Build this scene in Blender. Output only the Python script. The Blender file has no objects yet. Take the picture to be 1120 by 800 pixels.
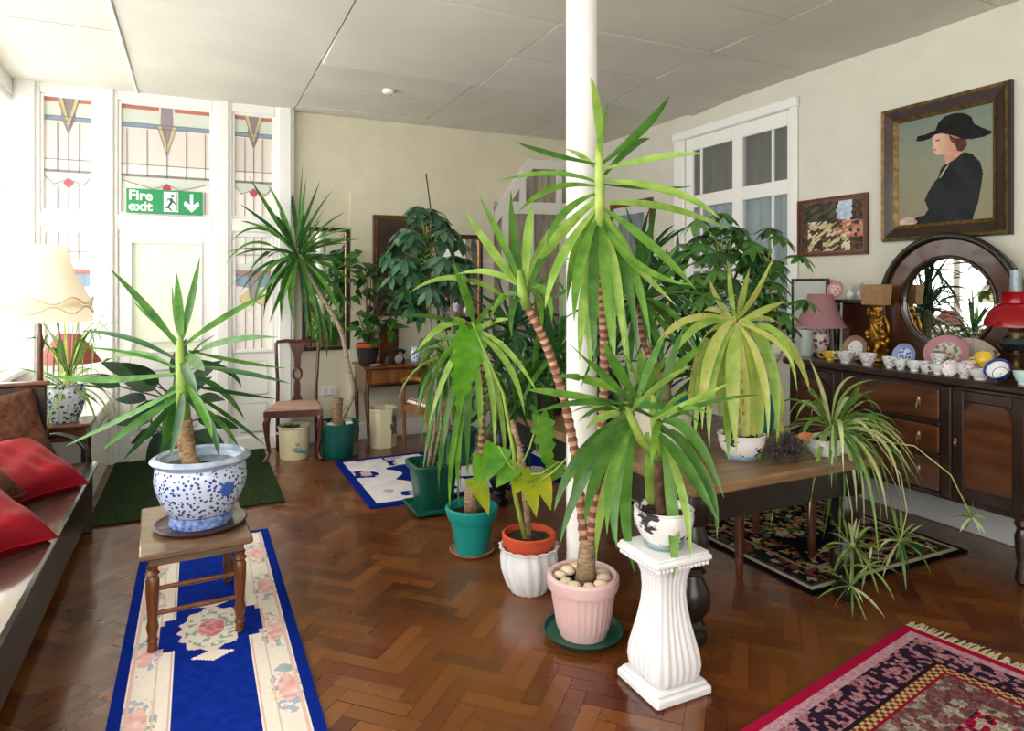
import bpy, math, random
from mathutils import Vector, Matrix
R = random.Random(7)
S = bpy.context.scene
COL = S.collection
PI = math.pi
def lin(c):
    return tuple(((x/255)/12.92 if x/255 <= .04045 else ((x/255+.055)/1.055)**2.4) for x in c)
# ------------------------------------------------------------------ view geometry
F, CX, HY, EYE, YAW = 730.0, 560.0, 311.0, 1.5, math.radians(25.4)
SA, CA = math.sin(YAW), math.cos(YAW)
def at(u, v, t):
    k = (u-CX)/F
    return Vector((t*(SA+k*CA), t*(CA-k*SA), EYE+t*(HY-v)/F))
def onX(u, v, X): return at(u, v, X/(SA+(u-CX)/F*CA))
def onY(u, v, Y): return at(u, v, Y/(CA-(u-CX)/F*SA))
def onZ(u, v, z): return at(u, v, (EYE-z)*F/(v-HY))
def depth(p): return p[0]*SA+p[1]*CA
# ------------------------------------------------------------------ materials
MATS = {}
def mat(name, col, rough=.5, metal=0, col2=None, scale=8, bump=0, bscale=None, coat=0, spec=.5, transl=0, detail=4, stretch=None, sheen=0, thr=None):
    if name in MATS: return MATS[name]
    m = bpy.data.materials.new(name); m.use_nodes = True
    nt = m.node_tree; n = nt.nodes; L = nt.links
    b = n['Principled BSDF']; out = n['Material Output']
    b.inputs['Roughness'].default_value = rough; b.inputs['Metallic'].default_value = metal
    b.inputs['Coat Weight'].default_value = coat; b.inputs['Specular IOR Level'].default_value = spec
    b.inputs['Coat Roughness'].default_value = .08
    if sheen: b.inputs['Sheen Weight'].default_value = sheen
    c = (*lin(col), 1); b.inputs['Base Color'].default_value = c
    tc = n.new('ShaderNodeTexCoord'); mp = n.new('ShaderNodeMapping'); L.new(tc.outputs['Object'], mp.inputs[0])
    if stretch: mp.inputs['Scale'].default_value = stretch
    src = None
    if col2:
        t = n.new('ShaderNodeTexNoise'); t.inputs['Scale'].default_value = scale; t.inputs['Detail'].default_value = detail
        L.new(mp.outputs[0], t.inputs['Vector'])
        r = n.new('ShaderNodeValToRGB'); L.new(t.outputs['Fac'], r.inputs[0])
        lo, hi = thr or (.35, .65)
        r.color_ramp.elements[0].position = lo; r.color_ramp.elements[1].position = hi
        r.color_ramp.elements[0].color = c; r.color_ramp.elements[1].color = (*lin(col2), 1)
        L.new(r.outputs[0], b.inputs['Base Color']); src = r.outputs[0]
    if bump:
        t2 = n.new('ShaderNodeTexNoise'); t2.inputs['Scale'].default_value = bscale or scale*4; t2.inputs['Detail'].default_value = 3
        L.new(mp.outputs[0], t2.inputs['Vector'])
        bp = n.new('ShaderNodeBump'); bp.inputs['Strength'].default_value = bump; bp.inputs['Distance'].default_value = .01
        L.new(t2.outputs['Fac'], bp.inputs['Height']); L.new(bp.outputs[0], b.inputs['Normal'])
    if transl:
        tr = n.new('ShaderNodeBsdfTranslucent'); tr.inputs[0].default_value = c
        if src: L.new(src, tr.inputs[0])
        mx = n.new('ShaderNodeMixShader'); mx.inputs[0].default_value = transl
        L.new(b.outputs[0], mx.inputs[1]); L.new(tr.outputs[0], mx.inputs[2]); L.new(mx.outputs[0], out.inputs[0])
    MATS[name] = m
    return m
def wood(name, col, col2, rough=.35, scale=3, stretch=(6, 6, .7), coat=.2):
    return mat(name, col, rough, 0, col2, scale, .05, 30, coat, stretch=stretch, detail=6)
def attr_mat(name, rough=.8, coat=0, bump=0, bscale=300, sheen=0, spec=.3):
    if name in MATS: return MATS[name]
    m = mat(name, (200, 200, 200), rough, coat=coat, bump=bump, bscale=bscale, sheen=sheen, spec=spec)
    a = m.node_tree.nodes.new('ShaderNodeVertexColor'); a.layer_name = 'Col'
    m.node_tree.links.new(a.outputs[0], m.node_tree.nodes['Principled BSDF'].inputs['Base Color'])
    return m
def dots(name, base, spot, scale=30, size=.3, spot2=None, rough=.2, coat=.3, rnd=1.0):
    if name in MATS: return MATS[name]
    m = mat(name, base, rough, coat=coat); n = m.node_tree.nodes; L = m.node_tree.links
    mp = [x for x in n if x.type == 'MAPPING'][0]
    v = n.new('ShaderNodeTexVoronoi'); v.inputs['Scale'].default_value = scale; v.inputs['Randomness'].default_value = rnd
    L.new(mp.outputs[0], v.inputs['Vector'])
    r = n.new('ShaderNodeValToRGB'); r.color_ramp.elements[0].position = size*.7; r.color_ramp.elements[1].position = size
    r.color_ramp.elements[0].color = (*lin(spot), 1); r.color_ramp.elements[1].color = (*lin(base), 1)
    L.new(v.outputs['Distance'], r.inputs[0])
    if spot2:
        mx = n.new('ShaderNodeMix'); mx.data_type = 'RGBA'
        mx.inputs[6].default_value = (*lin(spot), 1); mx.inputs[7].default_value = (*lin(spot2), 1)
        sp = n.new('ShaderNodeSeparateColor'); L.new(v.outputs['Color'], sp.inputs[0])
        gt = n.new('ShaderNodeMath'); gt.operation = 'GREATER_THAN'; gt.inputs[1].default_value = .5; L.new(sp.outputs[0], gt.inputs[0])
        L.new(gt.outputs[0], mx.inputs[0])
        m2 = n.new('ShaderNodeMix'); m2.data_type = 'RGBA'; m2.inputs[7].default_value = (*lin(base), 1)
        mr = n.new('ShaderNodeMapRange'); mr.inputs[1].default_value = size*.7; mr.inputs[2].default_value = size
        L.new(v.outputs['Distance'], mr.inputs[0]); L.new(mr.outputs[0], m2.inputs[0]); L.new(mx.outputs[2], m2.inputs[6])
        L.new(m2.outputs[2], n['Principled BSDF'].inputs['Base Color'])
    else: L.new(r.outputs[0], n['Principled BSDF'].inputs['Base Color'])
    return m
def glass(name, col, trans=.5, white=(235, 232, 226), rough=.3):
    """leaded / obscured window glass: lets light through, the rest scatters"""
    if name in MATS: return MATS[name]
    m = bpy.data.materials.new(name); m.use_nodes = True; nt = m.node_tree; n = nt.nodes; L = nt.links
    n.remove(n['Principled BSDF']); out = n['Material Output']
    t = n.new('ShaderNodeBsdfTransparent'); t.inputs[0].default_value = (*lin(col), 1)
    d = n.new('ShaderNodeBsdfDiffuse'); d.inputs[0].default_value = (*lin(white), 1)
    g = n.new('ShaderNodeBsdfGlossy'); g.inputs['Roughness'].default_value = .15
    m1 = n.new('ShaderNodeMixShader'); m1.inputs[0].default_value = 1-trans
    L.new(t.outputs[0], m1.inputs[1]); L.new(d.outputs[0], m1.inputs[2])
    m2 = n.new('ShaderNodeMixShader'); m2.inputs[0].default_value = .04
    L.new(m1.outputs[0], m2.inputs[1]); L.new(g.outputs[0], m2.inputs[2]); L.new(m2.outputs[0], out.inputs[0])
    MATS[name] = m
    return m
# ------------------------------------------------------------------ mesh building
class MB:
    def __init__(s): s.v = []; s.f = []; s.mi = []; s.col = None
    def add(s, vs, fs, mi=0):
        o = len(s.v); s.v += [tuple(p) for p in vs]
        for f in fs: s.f.append(tuple(i+o for i in f)); s.mi.append(mi)
    def box(s, x0, x1, y0, y1, z0, z1, mi=0, M=None, taper=0):
        vs = [(x0, y0, z0), (x1, y0, z0), (x1, y1, z0), (x0, y1, z0), (x0+taper, y0+taper, z1), (x1-taper, y0+taper, z1), (x1-taper, y1-taper, z1), (x0+taper, y1-taper, z1)]
        if M: vs = [M @ Vector(p) for p in vs]
        s.add(vs, [(3, 2, 1, 0), (4, 5, 6, 7), (0, 1, 5, 4), (1, 2, 6, 5), (2, 3, 7, 6), (3, 0, 4, 7)], mi)
    def bbox(s, x0, x1, y0, y1, z0, z1, b=.006, mi=0, M=None):
        """box with chamfered edges"""
        vs = []; b = min(b, abs(x1-x0)*.45, abs(y1-y0)*.45, abs(z1-z0)*.45)
        for z, ins in ((z0, b), (z0+b, 0), (z1-b, 0), (z1, b)):
            for x, y in ((x0+ins+b, y0+ins), (x1-ins-b, y0+ins), (x1-ins, y0+ins+b), (x1-ins, y1-ins-b), (x1-ins-b, y1-ins), (x0+ins+b, y1-ins), (x0+ins, y1-ins-b), (x0+ins, y0+ins+b)):
                vs.append((x, y, z))
        if M: vs = [M @ Vector(p) for p in vs]
        fs = [tuple(range(7, -1, -1)), tuple(range(24, 32))]
        for r in range(3):
            for i in range(8): fs.append((r*8+i, r*8+(i+1) % 8, r*8+8+(i+1) % 8, r*8+8+i))
        s.add(vs, fs, mi)
    def lathe(s, prof, n=32, mi=0, c=(0, 0, 0), fl=None, M=None, caps=(True, True), mis=None):
        """fl(theta, z, r) -> radius"""
        vs = []; fs = []
        for r, z in prof:
            for i in range(n):
                a = 2*PI*i/n; rr = fl(a, z, r) if fl else r
                vs.append((c[0]+rr*math.cos(a), c[1]+rr*math.sin(a), c[2]+z))
        if M: vs = [M @ Vector(p) for p in vs]
        o = len(s.v); s.v += [tuple(p) for p in vs]
        for k in range(len(prof)-1):
            for i in range(n):
                s.f.append((o+k*n+i, o+k*n+(i+1) % n, o+(k+1)*n+(i+1) % n, o+(k+1)*n+i)); s.mi.append(mis[k] if mis else mi)
        if caps[0]: s.f.append(tuple(o+i for i in range(n-1, -1, -1))); s.mi.append(mis[0] if mis else mi)
        if caps[1]: s.f.append(tuple(o+(len(prof)-1)*n+i for i in range(n))); s.mi.append(mis[-1] if mis else mi)
    def tube(s, pts, rad, n=8, mi=0, sq=None):
        pts = [Vector(p) for p in pts]
        if not hasattr(rad, '__len__'): rad = [rad]*len(pts)
        vs = []; fs = []; a = None
        for k, p in enumerate(pts):
            T = (pts[min(k+1, len(pts)-1)]-pts[max(k-1, 0)])
            T = T.normalized() if T.length > 1e-9 else Vector((0, 0, 1))
            if a is None: a = T.cross(Vector((.31, .21, .93)) if abs(T.z) < .8 else Vector((1, .1, 0)))
            a = a-T*a.dot(T)
            if a.length < 1e-6: a = T.orthogonal()
            a.normalize(); b = T.cross(a)
            for i in range(n):
                th = 2*PI*i/n
                vs.append(p+(a*math.cos(th)+b*math.sin(th))*rad[k])
        for k in range(len(pts)-1):
            for i in range(n): fs.append((k*n+i, k*n+(i+1) % n, k*n+n+(i+1) % n, k*n+n+i))
        fs.append(tuple(range(n-1, -1, -1))); fs.append(tuple((len(pts)-1)*n+i for i in range(n)))
        s.add(vs, fs, mi)
    def ball(s, c, r, n=10, mi=0, sc=(1, 1, 1), jit=0, rng=None):
        vs = [(0, 0, -1)]; m = n//2+1
        for k in range(1, m):
            ph = -PI/2+PI*k/m
            for i in range(n): vs.append((math.cos(ph)*math.cos(2*PI*i/n), math.cos(ph)*math.sin(2*PI*i/n), math.sin(ph)))
        vs.append((0, 0, 1)); fs = []
        for i in range(n): fs.append((0, 1+(i+1) % n, 1+i))
        for k in range(m-2):
            for i in range(n): fs.append((1+k*n+i, 1+k*n+(i+1) % n, 1+k*n+n+(i+1) % n, 1+k*n+n+i))
        l = len(vs)-1
        for i in range(n): fs.append((l, 1+(m-2)*n+i, 1+(m-2)*n+(i+1) % n))
        out = []
        for p in vs:
            j = 1+(rng.uniform(-jit, jit) if jit else 0)
            out.append((c[0]+p[0]*r*sc[0]*j, c[1]+p[1]*r*sc[1]*j, c[2]+p[2]*r*sc[2]*j))
        s.add(out, fs, mi)
    def prism(s, poly, d0, d1, axis='Z', mi=0, M=None):
        """polygon in 2D extruded; axis names the extrusion axis: X -> poly=(y,z), Y -> (x,z), Z -> (x,y)"""
        def P(a, b, d): return {'X': (d, a, b), 'Y': (a, d, b), 'Z': (a, b, d)}[axis]
        n = len(poly); vs = [P(a, b, d0) for a, b in poly]+[P(a, b, d1) for a, b in poly]
        if M: vs = [M @ Vector(p) for p in vs]
        fs = [tuple(range(n)), tuple(range(2*n-1, n-1, -1))]+[(i, i+n, (i+1) % n+n, (i+1) % n) for i in range(n)]
        s.add(vs, fs, mi)
    def blade(s, P0, PM, P2, w, fold=.22, n=9, face=.5, mi=0, base=.35, roll=0):
        """strap leaf through P0, PM, P2"""
        P0, PM, P2 = Vector(P0), Vector(PM), Vector(P2); C = PM*2-(P0+P2)*.5
        h = Vector((P2.x-P0.x, P2.y-P0.y, 0))
        if h.length < .02: h = Vector((R.uniform(-1, 1), R.uniform(-1, 1), 0))
        h.normalize(); nat = h.cross(Vector((0, 0, 1)))
        vs = []; fs = []
        for k in range(n+1):
            q = k/n; p = P0*(1-q)**2+C*2*q*(1-q)+P2*q*q
            T = (C-P0)*(1-q)*2+(P2-C)*2*q
            T = T.normalized() if T.length > 1e-6 else Vector((0, 0, 1))
            al = T.cross(Vector((SA, CA, -.15))); 
            if al.length < .05: al = nat.copy()
            al.normalize()
            if al.dot(nat) < 0: al = -al
            sd = nat*(1-face)+al*face; sd = sd-T*sd.dot(T)
            sd = sd.normalized() if sd.length > 1e-4 else al
            if roll: sd = Matrix.Rotation(roll, 3, T) @ sd
            nr = T.cross(sd)
            if nr.z < 0: nr = -nr
            ww = w*.5*(base+(1-base)*min(1, q/.35))*(1 if q < .45 else max(.03, 1-((q-.45)/.55)**1.9))
            vs += [p+sd*ww+nr*ww*fold*.8, p-nr*ww*fold*.6, p-sd*ww+nr*ww*fold*.8]
            if k: o = 3*(k-1); fs += [(o, o+1, o+4, o+3), (o+1, o+2, o+5, o+4)]
        s.add(vs, fs, mi)
    def leaf(s, P0, d, up, L, W, kind='ovate', droop=.15, mi=0, n=8, fold=.12):
        """broad leaf from P0 along d, upper face towards up"""
        d = Vector(d).normalized(); up = Vector(up); sd = d.cross(up)
        if sd.length < .02: sd = d.cross(Vector((.3, .8, .1)))
        sd.normalize(); nr = sd.cross(d).normalized()
        vs = []; fs = []
        for k in range(n+1):
            q = k/n
            if kind == 'ovate': ww = math.sin(PI*min(1, q**.8))**.8*(1-.25*q)
            elif kind == 'heart': ww = (min(1, q/.1)**.5)*(1-q**1.7)*(1.0)
            elif kind == 'lobed': ww = (min(1, q/.08)**.5)*(1-q**2.2)*(.82+.18*math.cos(q*2*PI*5.5))
            else: ww = math.sin(PI*q)**.7
            if k in (0, n): ww = .03
            ww *= W*.5
            back = (-.12*L if kind in ('heart', 'lobed') and k == 1 else 0)
            p = Vector(P0)+d*(L*q)-nr*(droop*L*q*q)
            vs += [p+sd*ww+nr*ww*fold+d*back, p-nr*ww*fold, p-sd*ww+nr*ww*fold+d*back]
            if k: o = 3*(k-1); fs += [(o, o+1, o+4, o+3), (o+1, o+2, o+5, o+4)]
        s.add(vs, fs, mi)
    def build(s, name, mats, parent=None, smooth=True, world=False, angle=35, solid=0, cols=None):
        me = bpy.data.meshes.new(name)
        vs = s.v
        if world and name in ('foliage', 'stems', 'runners'):      # leaves lie against the column and walls, never through them
            q = []
            for a, b, c in vs:
                dx, dy = a-1.70, b-2.79; d = math.hypot(dx, dy)
                if d < .097: a, b = 1.70+dx/max(d, 1e-4)*.097, 2.79+dy/max(d, 1e-4)*.097
                q.append((min(a, 4.19), min(b, 6.46), max(c, .004)))
            vs = q
        if world and parent is not None:
            l = parent.location; vs = [(a-l.x, b-l.y, c-l.z) for a, b, c in vs]
        me.from_pydata(vs, [], s.f)
        if not isinstance(mats, (list, tuple)): mats = [mats]
        for m in mats: me.materials.append(m)
        if any(s.mi): me.polygons.foreach_set('material_index', s.mi)
        if cols is not None:
            a = me.color_attributes.new('Col', 'FLOAT_COLOR', 'CORNER')
            buf = []
            for f, c in zip(s.f, cols): buf += [c[0], c[1], c[2], 1.0]*len(f)
            a.data.foreach_set('color', buf)
        me.update()
        if smooth:
            me.polygons.foreach_set('use_smooth', [True]*len(me.polygons))
            if angle < 180:
                try: me.set_sharp_from_angle(angle=math.radians(angle))
                except Exception: pass
        o = bpy.data.objects.new(name, me); COL.objects.link(o)
        if parent is not None: o.parent = parent
        return o
def thing(name, label, cat, loc=(0, 0, 0), rz=0, group=None):
    o = bpy.data.objects.new(name, None); COL.objects.link(o); o.empty_display_size = .1
    o.location = loc; o.rotation_euler = (0, 0, rz); o['label'] = label; o['category'] = cat
    if group: o['group'] = group
    return o
def tag(o, label, cat, group=None, kind=None):
    o['label'] = label; o['category'] = cat
    if group: o['group'] = group
    if kind: o['kind'] = kind
    return o
def struct(o, label=None, cat=None):
    o['kind'] = 'structure'
    if label: o['label'] = label
    if cat: o['category'] = cat
    return o
def dup(o, loc=None, rot=None, label=None, parent=None):
    c = o.copy(); COL.objects.link(c)
    if parent is not None: c.parent = parent
    if loc is not None: c.location = loc
    if rot is not None: c.rotation_euler = rot
    if label: c['label'] = label
    for ch in list(o.children): dup(ch, parent=c)
    return c
def paint_grid(w, h, nx, ny, fn, thick=0, plane='XY'):
    """flat sheet of cells, colour per cell from fn(u,v) with u,v in 0..1"""
    mb = MB(); cols = []
    def P(a, b, d=0): return {'XY': (a, b, d), 'XZ': (a, -d, b)}[plane]
    for j in range(ny+1):
        for i in range(nx+1): mb.v.append(P(w*(i/nx-.5), h*(j/ny-.5) if plane == 'XY' else h*j/ny, thick))
    for j in range(ny):
        for i in range(nx):
            a = j*(nx+1)+i; mb.f.append((a, a+1, a+nx+2, a+nx+1)); mb.mi.append(0); cols.append(lin(fn((i+.5)/nx, (j+.5)/ny)))
    if thick:
        o = len(mb.v); y0, y1 = (-h/2, h/2) if plane == 'XY' else (0, h)
        cs = [(-w/2, y0), (w/2, y0), (w/2, y1), (-w/2, y1)]
        for a, b in cs: mb.v.append(P(a, b, 0)); mb.v.append(P(a, b, thick))
        for i in range(4):
            j = (i+1) % 4; mb.f.append((o+2*i, o+2*j, o+2*j+1, o+2*i+1)); mb.mi.append(0)
            u, v = [(.5, .001), (.999, .5), (.5, .999), (.001, .5)][i]; cols.append(lin(fn(u, v)))
        mb.f.append((o+6, o+4, o+2, o)); mb.mi.append(0); cols.append(lin((120, 100, 90)))
    return mb, cols
def vnoise(x, y, seed=0):
    def h(i, j):
        n = (i*374761393+j*668265263+seed*1442695041) & 0xffffffff; n = ((n ^ (n >> 13))*1274126177) & 0xffffffff
        return ((n ^ (n >> 16)) & 0xffff)/65535
    i, j = math.floor(x), math.floor(y); a, b = x-i, y-j; a = a*a*(3-2*a); b = b*b*(3-2*b)
    return (h(i, j)*(1-a)+h(i+1, j)*a)*(1-b)+(h(i, j+1)*(1-a)+h(i+1, j+1)*a)*b
def mixc(a, b, t): return tuple(a[i]*(1-t)+b[i]*t for i in range(3))
def inpoly(x, y, P):
    c = False; j = len(P)-1
    for i in range(len(P)):
        if (P[i][1] > y) != (P[j][1] > y) and x < (P[j][0]-P[i][0])*(y-P[i][1])/(P[j][1]-P[i][1])+P[i][0]: c = not c
        j = i
    return c
# ================================================================== SETTING
XL, XR, YF, YB, H = -1.3, 4.24, 6.53, -2.0, 3.12
white = mat('white_gloss_paint', (244, 243, 238), .35)
cream = mat('cream_embossed_wall', (220, 218, 203), .75, 0, (214, 212, 197), 5, .4, 40)
ceilm = mat('ceiling_board', (219, 216, 203), .85, 0, (211, 208, 195), 2)
seam = mat('ceiling_seam', (84, 80, 72), .9)
lead = mat('lead_came', (138, 134, 132), .6)
# floor: herringbone parquet blocks
def make_floor():
    mb = MB(); cols = []
    mb.v += [(XL-.1, YB-.1, -.004), (XR+.1, YB-.1, -.004), (XR+.1, YF+.1, -.004), (XL-.1, YF+.1, -.004)]; mb.f.append((0, 1, 2, 3)); mb.mi.append(0); cols.append(lin((40, 22, 12)))
    Lb, Wb = .28, .07; g = .0008; rr = random.Random(3); n = int(Lb/Wb)
    ca, sa = math.cos(PI/4), math.sin(PI/4)
    pal = [(104, 54, 22), (112, 62, 26), (94, 46, 19), (106, 56, 22), (86, 41, 19), (118, 68, 29), (97, 48, 20), (78, 36, 20)]
    for i in range(-120, 150):
        for j in range(-40, 60):
            for o in range(2):
                # classic herringbone lattice
                bx = i*Wb+j*Lb; by = i*Wb-j*Lb
                if o == 0: x0, y0, x1, y1 = bx, by, bx+Lb, by+Wb
                else: x0, y0, x1, y1 = bx, by+Wb, bx+Wb, by+Wb+Lb
                q = [(x0+g, y0+g), (x1-g, y0+g), (x1-g, y1-g), (x0+g, y1-g)]
                q = [(a*ca-b*sa+1.5, a*sa+b*ca+2) for a, b in q]
                cx = sum(a for a, b in q)/4; cy = sum(b for a, b in q)/4
                if not (XL-.05 < cx < XR+.05 and YB-.05 < cy < YF+.05): continue
                k = len(mb.v); dz = rr.uniform(-.0006, .0006)
                mb.v += [(min(max(a, XL-.08), XR+.08), min(max(b, YB-.08), YF+.08), 0+dz*(1 if m in (0, 3) else -1)) for m, (a, b) in enumerate(q)]
                mb.f.append((k, k+1, k+2, k+3)); mb.mi.append(0)
                c = rr.choice(pal); f = rr.uniform(.93, 1.06); cols.append(lin(tuple(min(255, x*f) for x in c)))
    m = attr_mat('parquet', .3, coat=.3, bump=.04, bscale=14, spec=.5)
    nt = m.node_tree; b = nt.nodes['Principled BSDF']
    a = [x for x in nt.nodes if x.type == 'VERTEX_COLOR'][0]
    w = nt.nodes.new('ShaderNodeTexNoise'); w.inputs['Scale'].default_value = 1.6; w.inputs['Detail'].default_value = 5
    tc = nt.nodes.new('ShaderNodeTexCoord'); nt.links.new(tc.outputs['Object'], w.inputs['Vector'])
    r = nt.nodes.new('ShaderNodeValToRGB'); nt.links.new(w.outputs['Fac'], r.inputs[0])
    r.color_ramp.elements[0].position = .35; r.color_ramp.elements[0].color = (.20, .20, .20, 1)
    r.color_ramp.elements[1].position = .7; r.color_ramp.elements[1].color = (.42, .42, .42, 1)
    nt.links.new(r.outputs[0], b.inputs['Roughness'])
    w2 = nt.nodes.new('ShaderNodeTexNoise'); w2.inputs['Scale'].default_value = .9; w2.inputs['Detail'].default_value = 7; nt.links.new(tc.outputs['Object'], w2.inputs['Vector'])
    r2 = nt.nodes.new('ShaderNodeMapRange'); r2.inputs[1].default_value = .42; r2.inputs[2].default_value = .68; r2.inputs[4].default_value = .75; nt.links.new(w2.outputs['Fac'], r2.inputs[0])
    mx = nt.nodes.new('ShaderNodeMix'); mx.data_type = 'RGBA'; mx.inputs[7].default_value = (*lin((122, 76, 36)), 1)
    nt.links.new(r2.outputs[0], mx.inputs[0]); nt.links.new(a.outputs[0], mx.inputs[6]); nt.links.new(mx.outputs[2], b.inputs['Base Color'])
    return mb.build('floor', m, smooth=False, cols=cols)
struct(make_floor(), 'worn dark red brown parquet floor in herringbone blocks', 'floor')
# ceiling: boards with seams
def make_ceiling():
    mb = MB(); mb.box(XL-.1, XR+.1, YB-.1, YF+.1, H+.012, H+.06, 1)
    xs = [XL-.05, -.44, .83, 2.05, 3.27, XR+.05]; y = YF+.05; ys = [YF+.05]
    y = 6.28
    while y > YB: ys.append(y); y -= .665
    ys.append(YB-.05); rr = random.Random(5)
    for i in range(len(xs)-1):
        for j in range(len(ys)-1):
            g = .0055; x0, x1, y1, y0 = xs[i]+g, xs[i+1]-g, ys[j]-g, ys[j+1]+g
            sag = rr.uniform(0, .005); tl = rr.uniform(-.004, .004)
            dz0, dz1 = tl, -tl
            if j == 3 and i >= 2: dz0, dz1 = .004, -.035
            zs = [H-sag+dz0, H-sag+dz0, H-sag+dz1, H-sag+dz1]
            k = len(mb.v)
            mb.v += [(x0, y0, zs[0]), (x1, y0, zs[1]), (x1, y1, zs[2]), (x0, y1, zs[3])]+[(x0, y0, H+.012), (x1, y0, H+.012), (x1, y1, H+.012), (x0, y1, H+.012)]
            mb.f += [(k+3, k+2, k+1, k), (k, k+1, k+5, k+4), (k+1, k+2, k+6, k+5), (k+2, k+3, k+7, k+6), (k+3, k, k+4, k+7)]; mb.mi += [0]*5
    return mb.build('ceiling', [ceilm, seam], smooth=False)
struct(make_ceiling(), 'off white boarded ceiling with thin dark joints', 'ceiling')
def wall_box(name, boxes, m, label=None, b=0):
    mb = MB()
    for q in boxes: (mb.bbox(*q, b) if b else mb.box(*q))
    return struct(mb.build(name, m, smooth=False), label, 'wall' if label else None)
creamf = mat('cream_far_wall', (219, 212, 188), .75, 0, (213, 206, 182), 5, .4, 40)
wall_box('wall_far', [(.83, XR+.12, YF, YF+.12, 0, H+.02)], creamf)
wall_box('trim_1', [(1.36, 2.86, YF-.06, YF, 0, 2.39)], creamf)          # raised chimney panel
# right wall with the inner sash window opening
WY0, WY1, WZ0, WZ1 = 3.80, 5.06, 1.0, 2.88
wall_box('wall_right', [(XR, XR+.12, YB, WY0, 0, H+.02), (XR, XR+.12, WY1, YF+.12, 0, H+.02), (XR, XR+.12, WY0, WY1, 0, WZ0), (XR, XR+.12, WY0, WY1, WZ1, H+.02)], cream)
wall_box('baseboard_right', [(XR-.022, XR, YB, YF-.001, 0, .2)], mat('skirting_grey_white', (206, 208, 210), .4), b=.006)
wall_box('baseboard_far', [(.84, 1.355, YF-.02, YF, 0, .16), (2.865, XR-.025, YF-.02, YF, 0, .16), (1.36, 2.86, YF-.08, YF-.06, 0, .16)], white, b=.005)
# left wall: low wall, sill, mullions, head; long run of clear windows above
wall_box('wall_left', [(XL-.12, XL, YB, YF, 0, .8), (XL-.12, XL, YB, YF, 3.0, H+.02)], white)
wall_box('trim_2', [(XL-.1, XL+.10, YB, YF-.08, .80, .84)], white, b=.006)
ys = [YB, -.7, .6, 1.9, 3.2, 4.5, 5.75, YF+.1]
clear = glass('window_glass', (255, 255, 255), .96)
for i in range(len(ys)-1):
    y0, y1 = ys[i], ys[i+1]; mb = MB(); X0, X1 = XL-.09, XL-.01
    mb.bbox(X0, X1, y0, y0+.05, .84, 3.0, .006); mb.bbox(X0, X1, y1-.05, y1, .84, 3.0, .006)
    for z0, z1 in ((.84, .9), (2.2, 2.27), (2.93, 3.0)): mb.bbox(X0, X1, y0+.05, y1-.05, z0, z1, .006)
    mb.bbox(X0+.02, X1-.02, (y0+y1)/2-.02, (y0+y1)/2+.02, 2.27, 2.93, .004)
    w = struct(mb.build('window_%d' % (i+10), white, smooth=False))
    p = MB(); p.box(X0+.035, X0+.04, y0+.05, y1-.05, .9, 2.93); struct(p.build('pane', clear, w, smooth=False))
# back wall behind the viewer; its unseen window is added to brighten the room
wall_box('wall_back', [(XL-.12, XR+.12, YB-.12, YB, 0, .7), (XL-.12, XR+.12, YB-.12, YB, 2.9, H+.02), (XL-.12, XL+.15, YB-.12, YB, .7, 2.9), (1.6, XR+.12, YB-.12, YB, .7, 2.9)], cream)
mb = MB()
for k in range(5):
    x = XL+.15+k*(1.6-XL-.15)/4; mb.bbox(x-.04, x+.04, YB-.1, YB-.01, .7, 2.9, .006)
mb.bbox(XL+.15, 1.6, YB-.1, YB-.01, .7, .76); mb.bbox(XL+.15, 1.6, YB-.1, YB-.01, 2.84, 2.9)
w = struct(mb.build('window_20', white, smooth=False))
p = MB(); p.box(XL+.15, 1.6, YB-.06, YB-.055, .76, 2.84); struct(p.build('pane', clear, w, smooth=False))
# ---- far stained-glass screen
Y0, Y1 = YF-.09, YF+.03
def post(n, x0, x1, z0=0, z1=H+.01):
    mb = MB(); mb.bbox(x0, x1, Y0, Y1, z0, z1, .008); mb.bbox(x0+.03, x1-.03, Y0-.025, Y0, z0, z1, .008)
    return struct(mb.build('trim_%d' % n, white, smooth=False))
post(3, -1.30, -1.12); post(4, -.75, -.58); post(5, .14, .30); post(6, .66, .83)
mb = MB(); mb.bbox(-1.12, -.75, Y0, Y1, 1.97, 2.09, .008); mb.bbox(-.58, .14, Y0, Y1, 1.97, 2.09, .008); mb.bbox(.30, .66, Y0, Y1, 1.97, 2.09, .008)
mb.bbox(-1.12, -.75, Y0, Y1, 3.04, 3.13); mb.bbox(-.58, .14, Y0, Y1, 3.04, 3.13); mb.bbox(.30, .66, Y0, Y1, 3.04, 3.13)
struct(mb.build('trim_7', white, smooth=False))
G = [glass('obscured_glass', (250, 240, 235), .18), glass('red_glass', (176, 60, 50), .4, (224, 150, 130)), glass('blue_glass', (110, 140, 180), .3, (160, 185, 205)),
     glass('yellow_glass', (220, 190, 110), .3, (240, 226, 170)), glass('purple_glass', (120, 104, 116), .3, (176, 164, 170)), glass('green_glass', (222, 234, 218), .2, (226, 234, 222)), glass('pink_glass', (244, 222, 208), .17, (236, 228, 220)), glass('rose_glass', (190, 50, 70), .3, (220, 96, 110))]
YG = YF-.04
def pbar(mb, x0, z0, x1, z1, w=.006, y=YG-.012):
    d = Vector((x1-x0, 0, z1-z0)); 
    if d.length < 1e-4: return
    n = Vector((-d.z, 0, d.x)).normalized()*w/2
    a, b = Vector((x0, y, z0)), Vector((x1, y, z1)); o = Vector((0, .006, 0))
    mb.add([a+n, a-n, b-n, b+n, a+n+o, a-n+o, b-n+o, b+n+o], [(0, 1, 2, 3), (7, 6, 5, 4), (0, 3, 7, 4), (1, 5, 6, 2)])
def poly(mb, pts, mi, y=YG-.006): mb.add([(x, y, z) for x, z in pts], [tuple(range(len(pts)))], mi)
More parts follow.
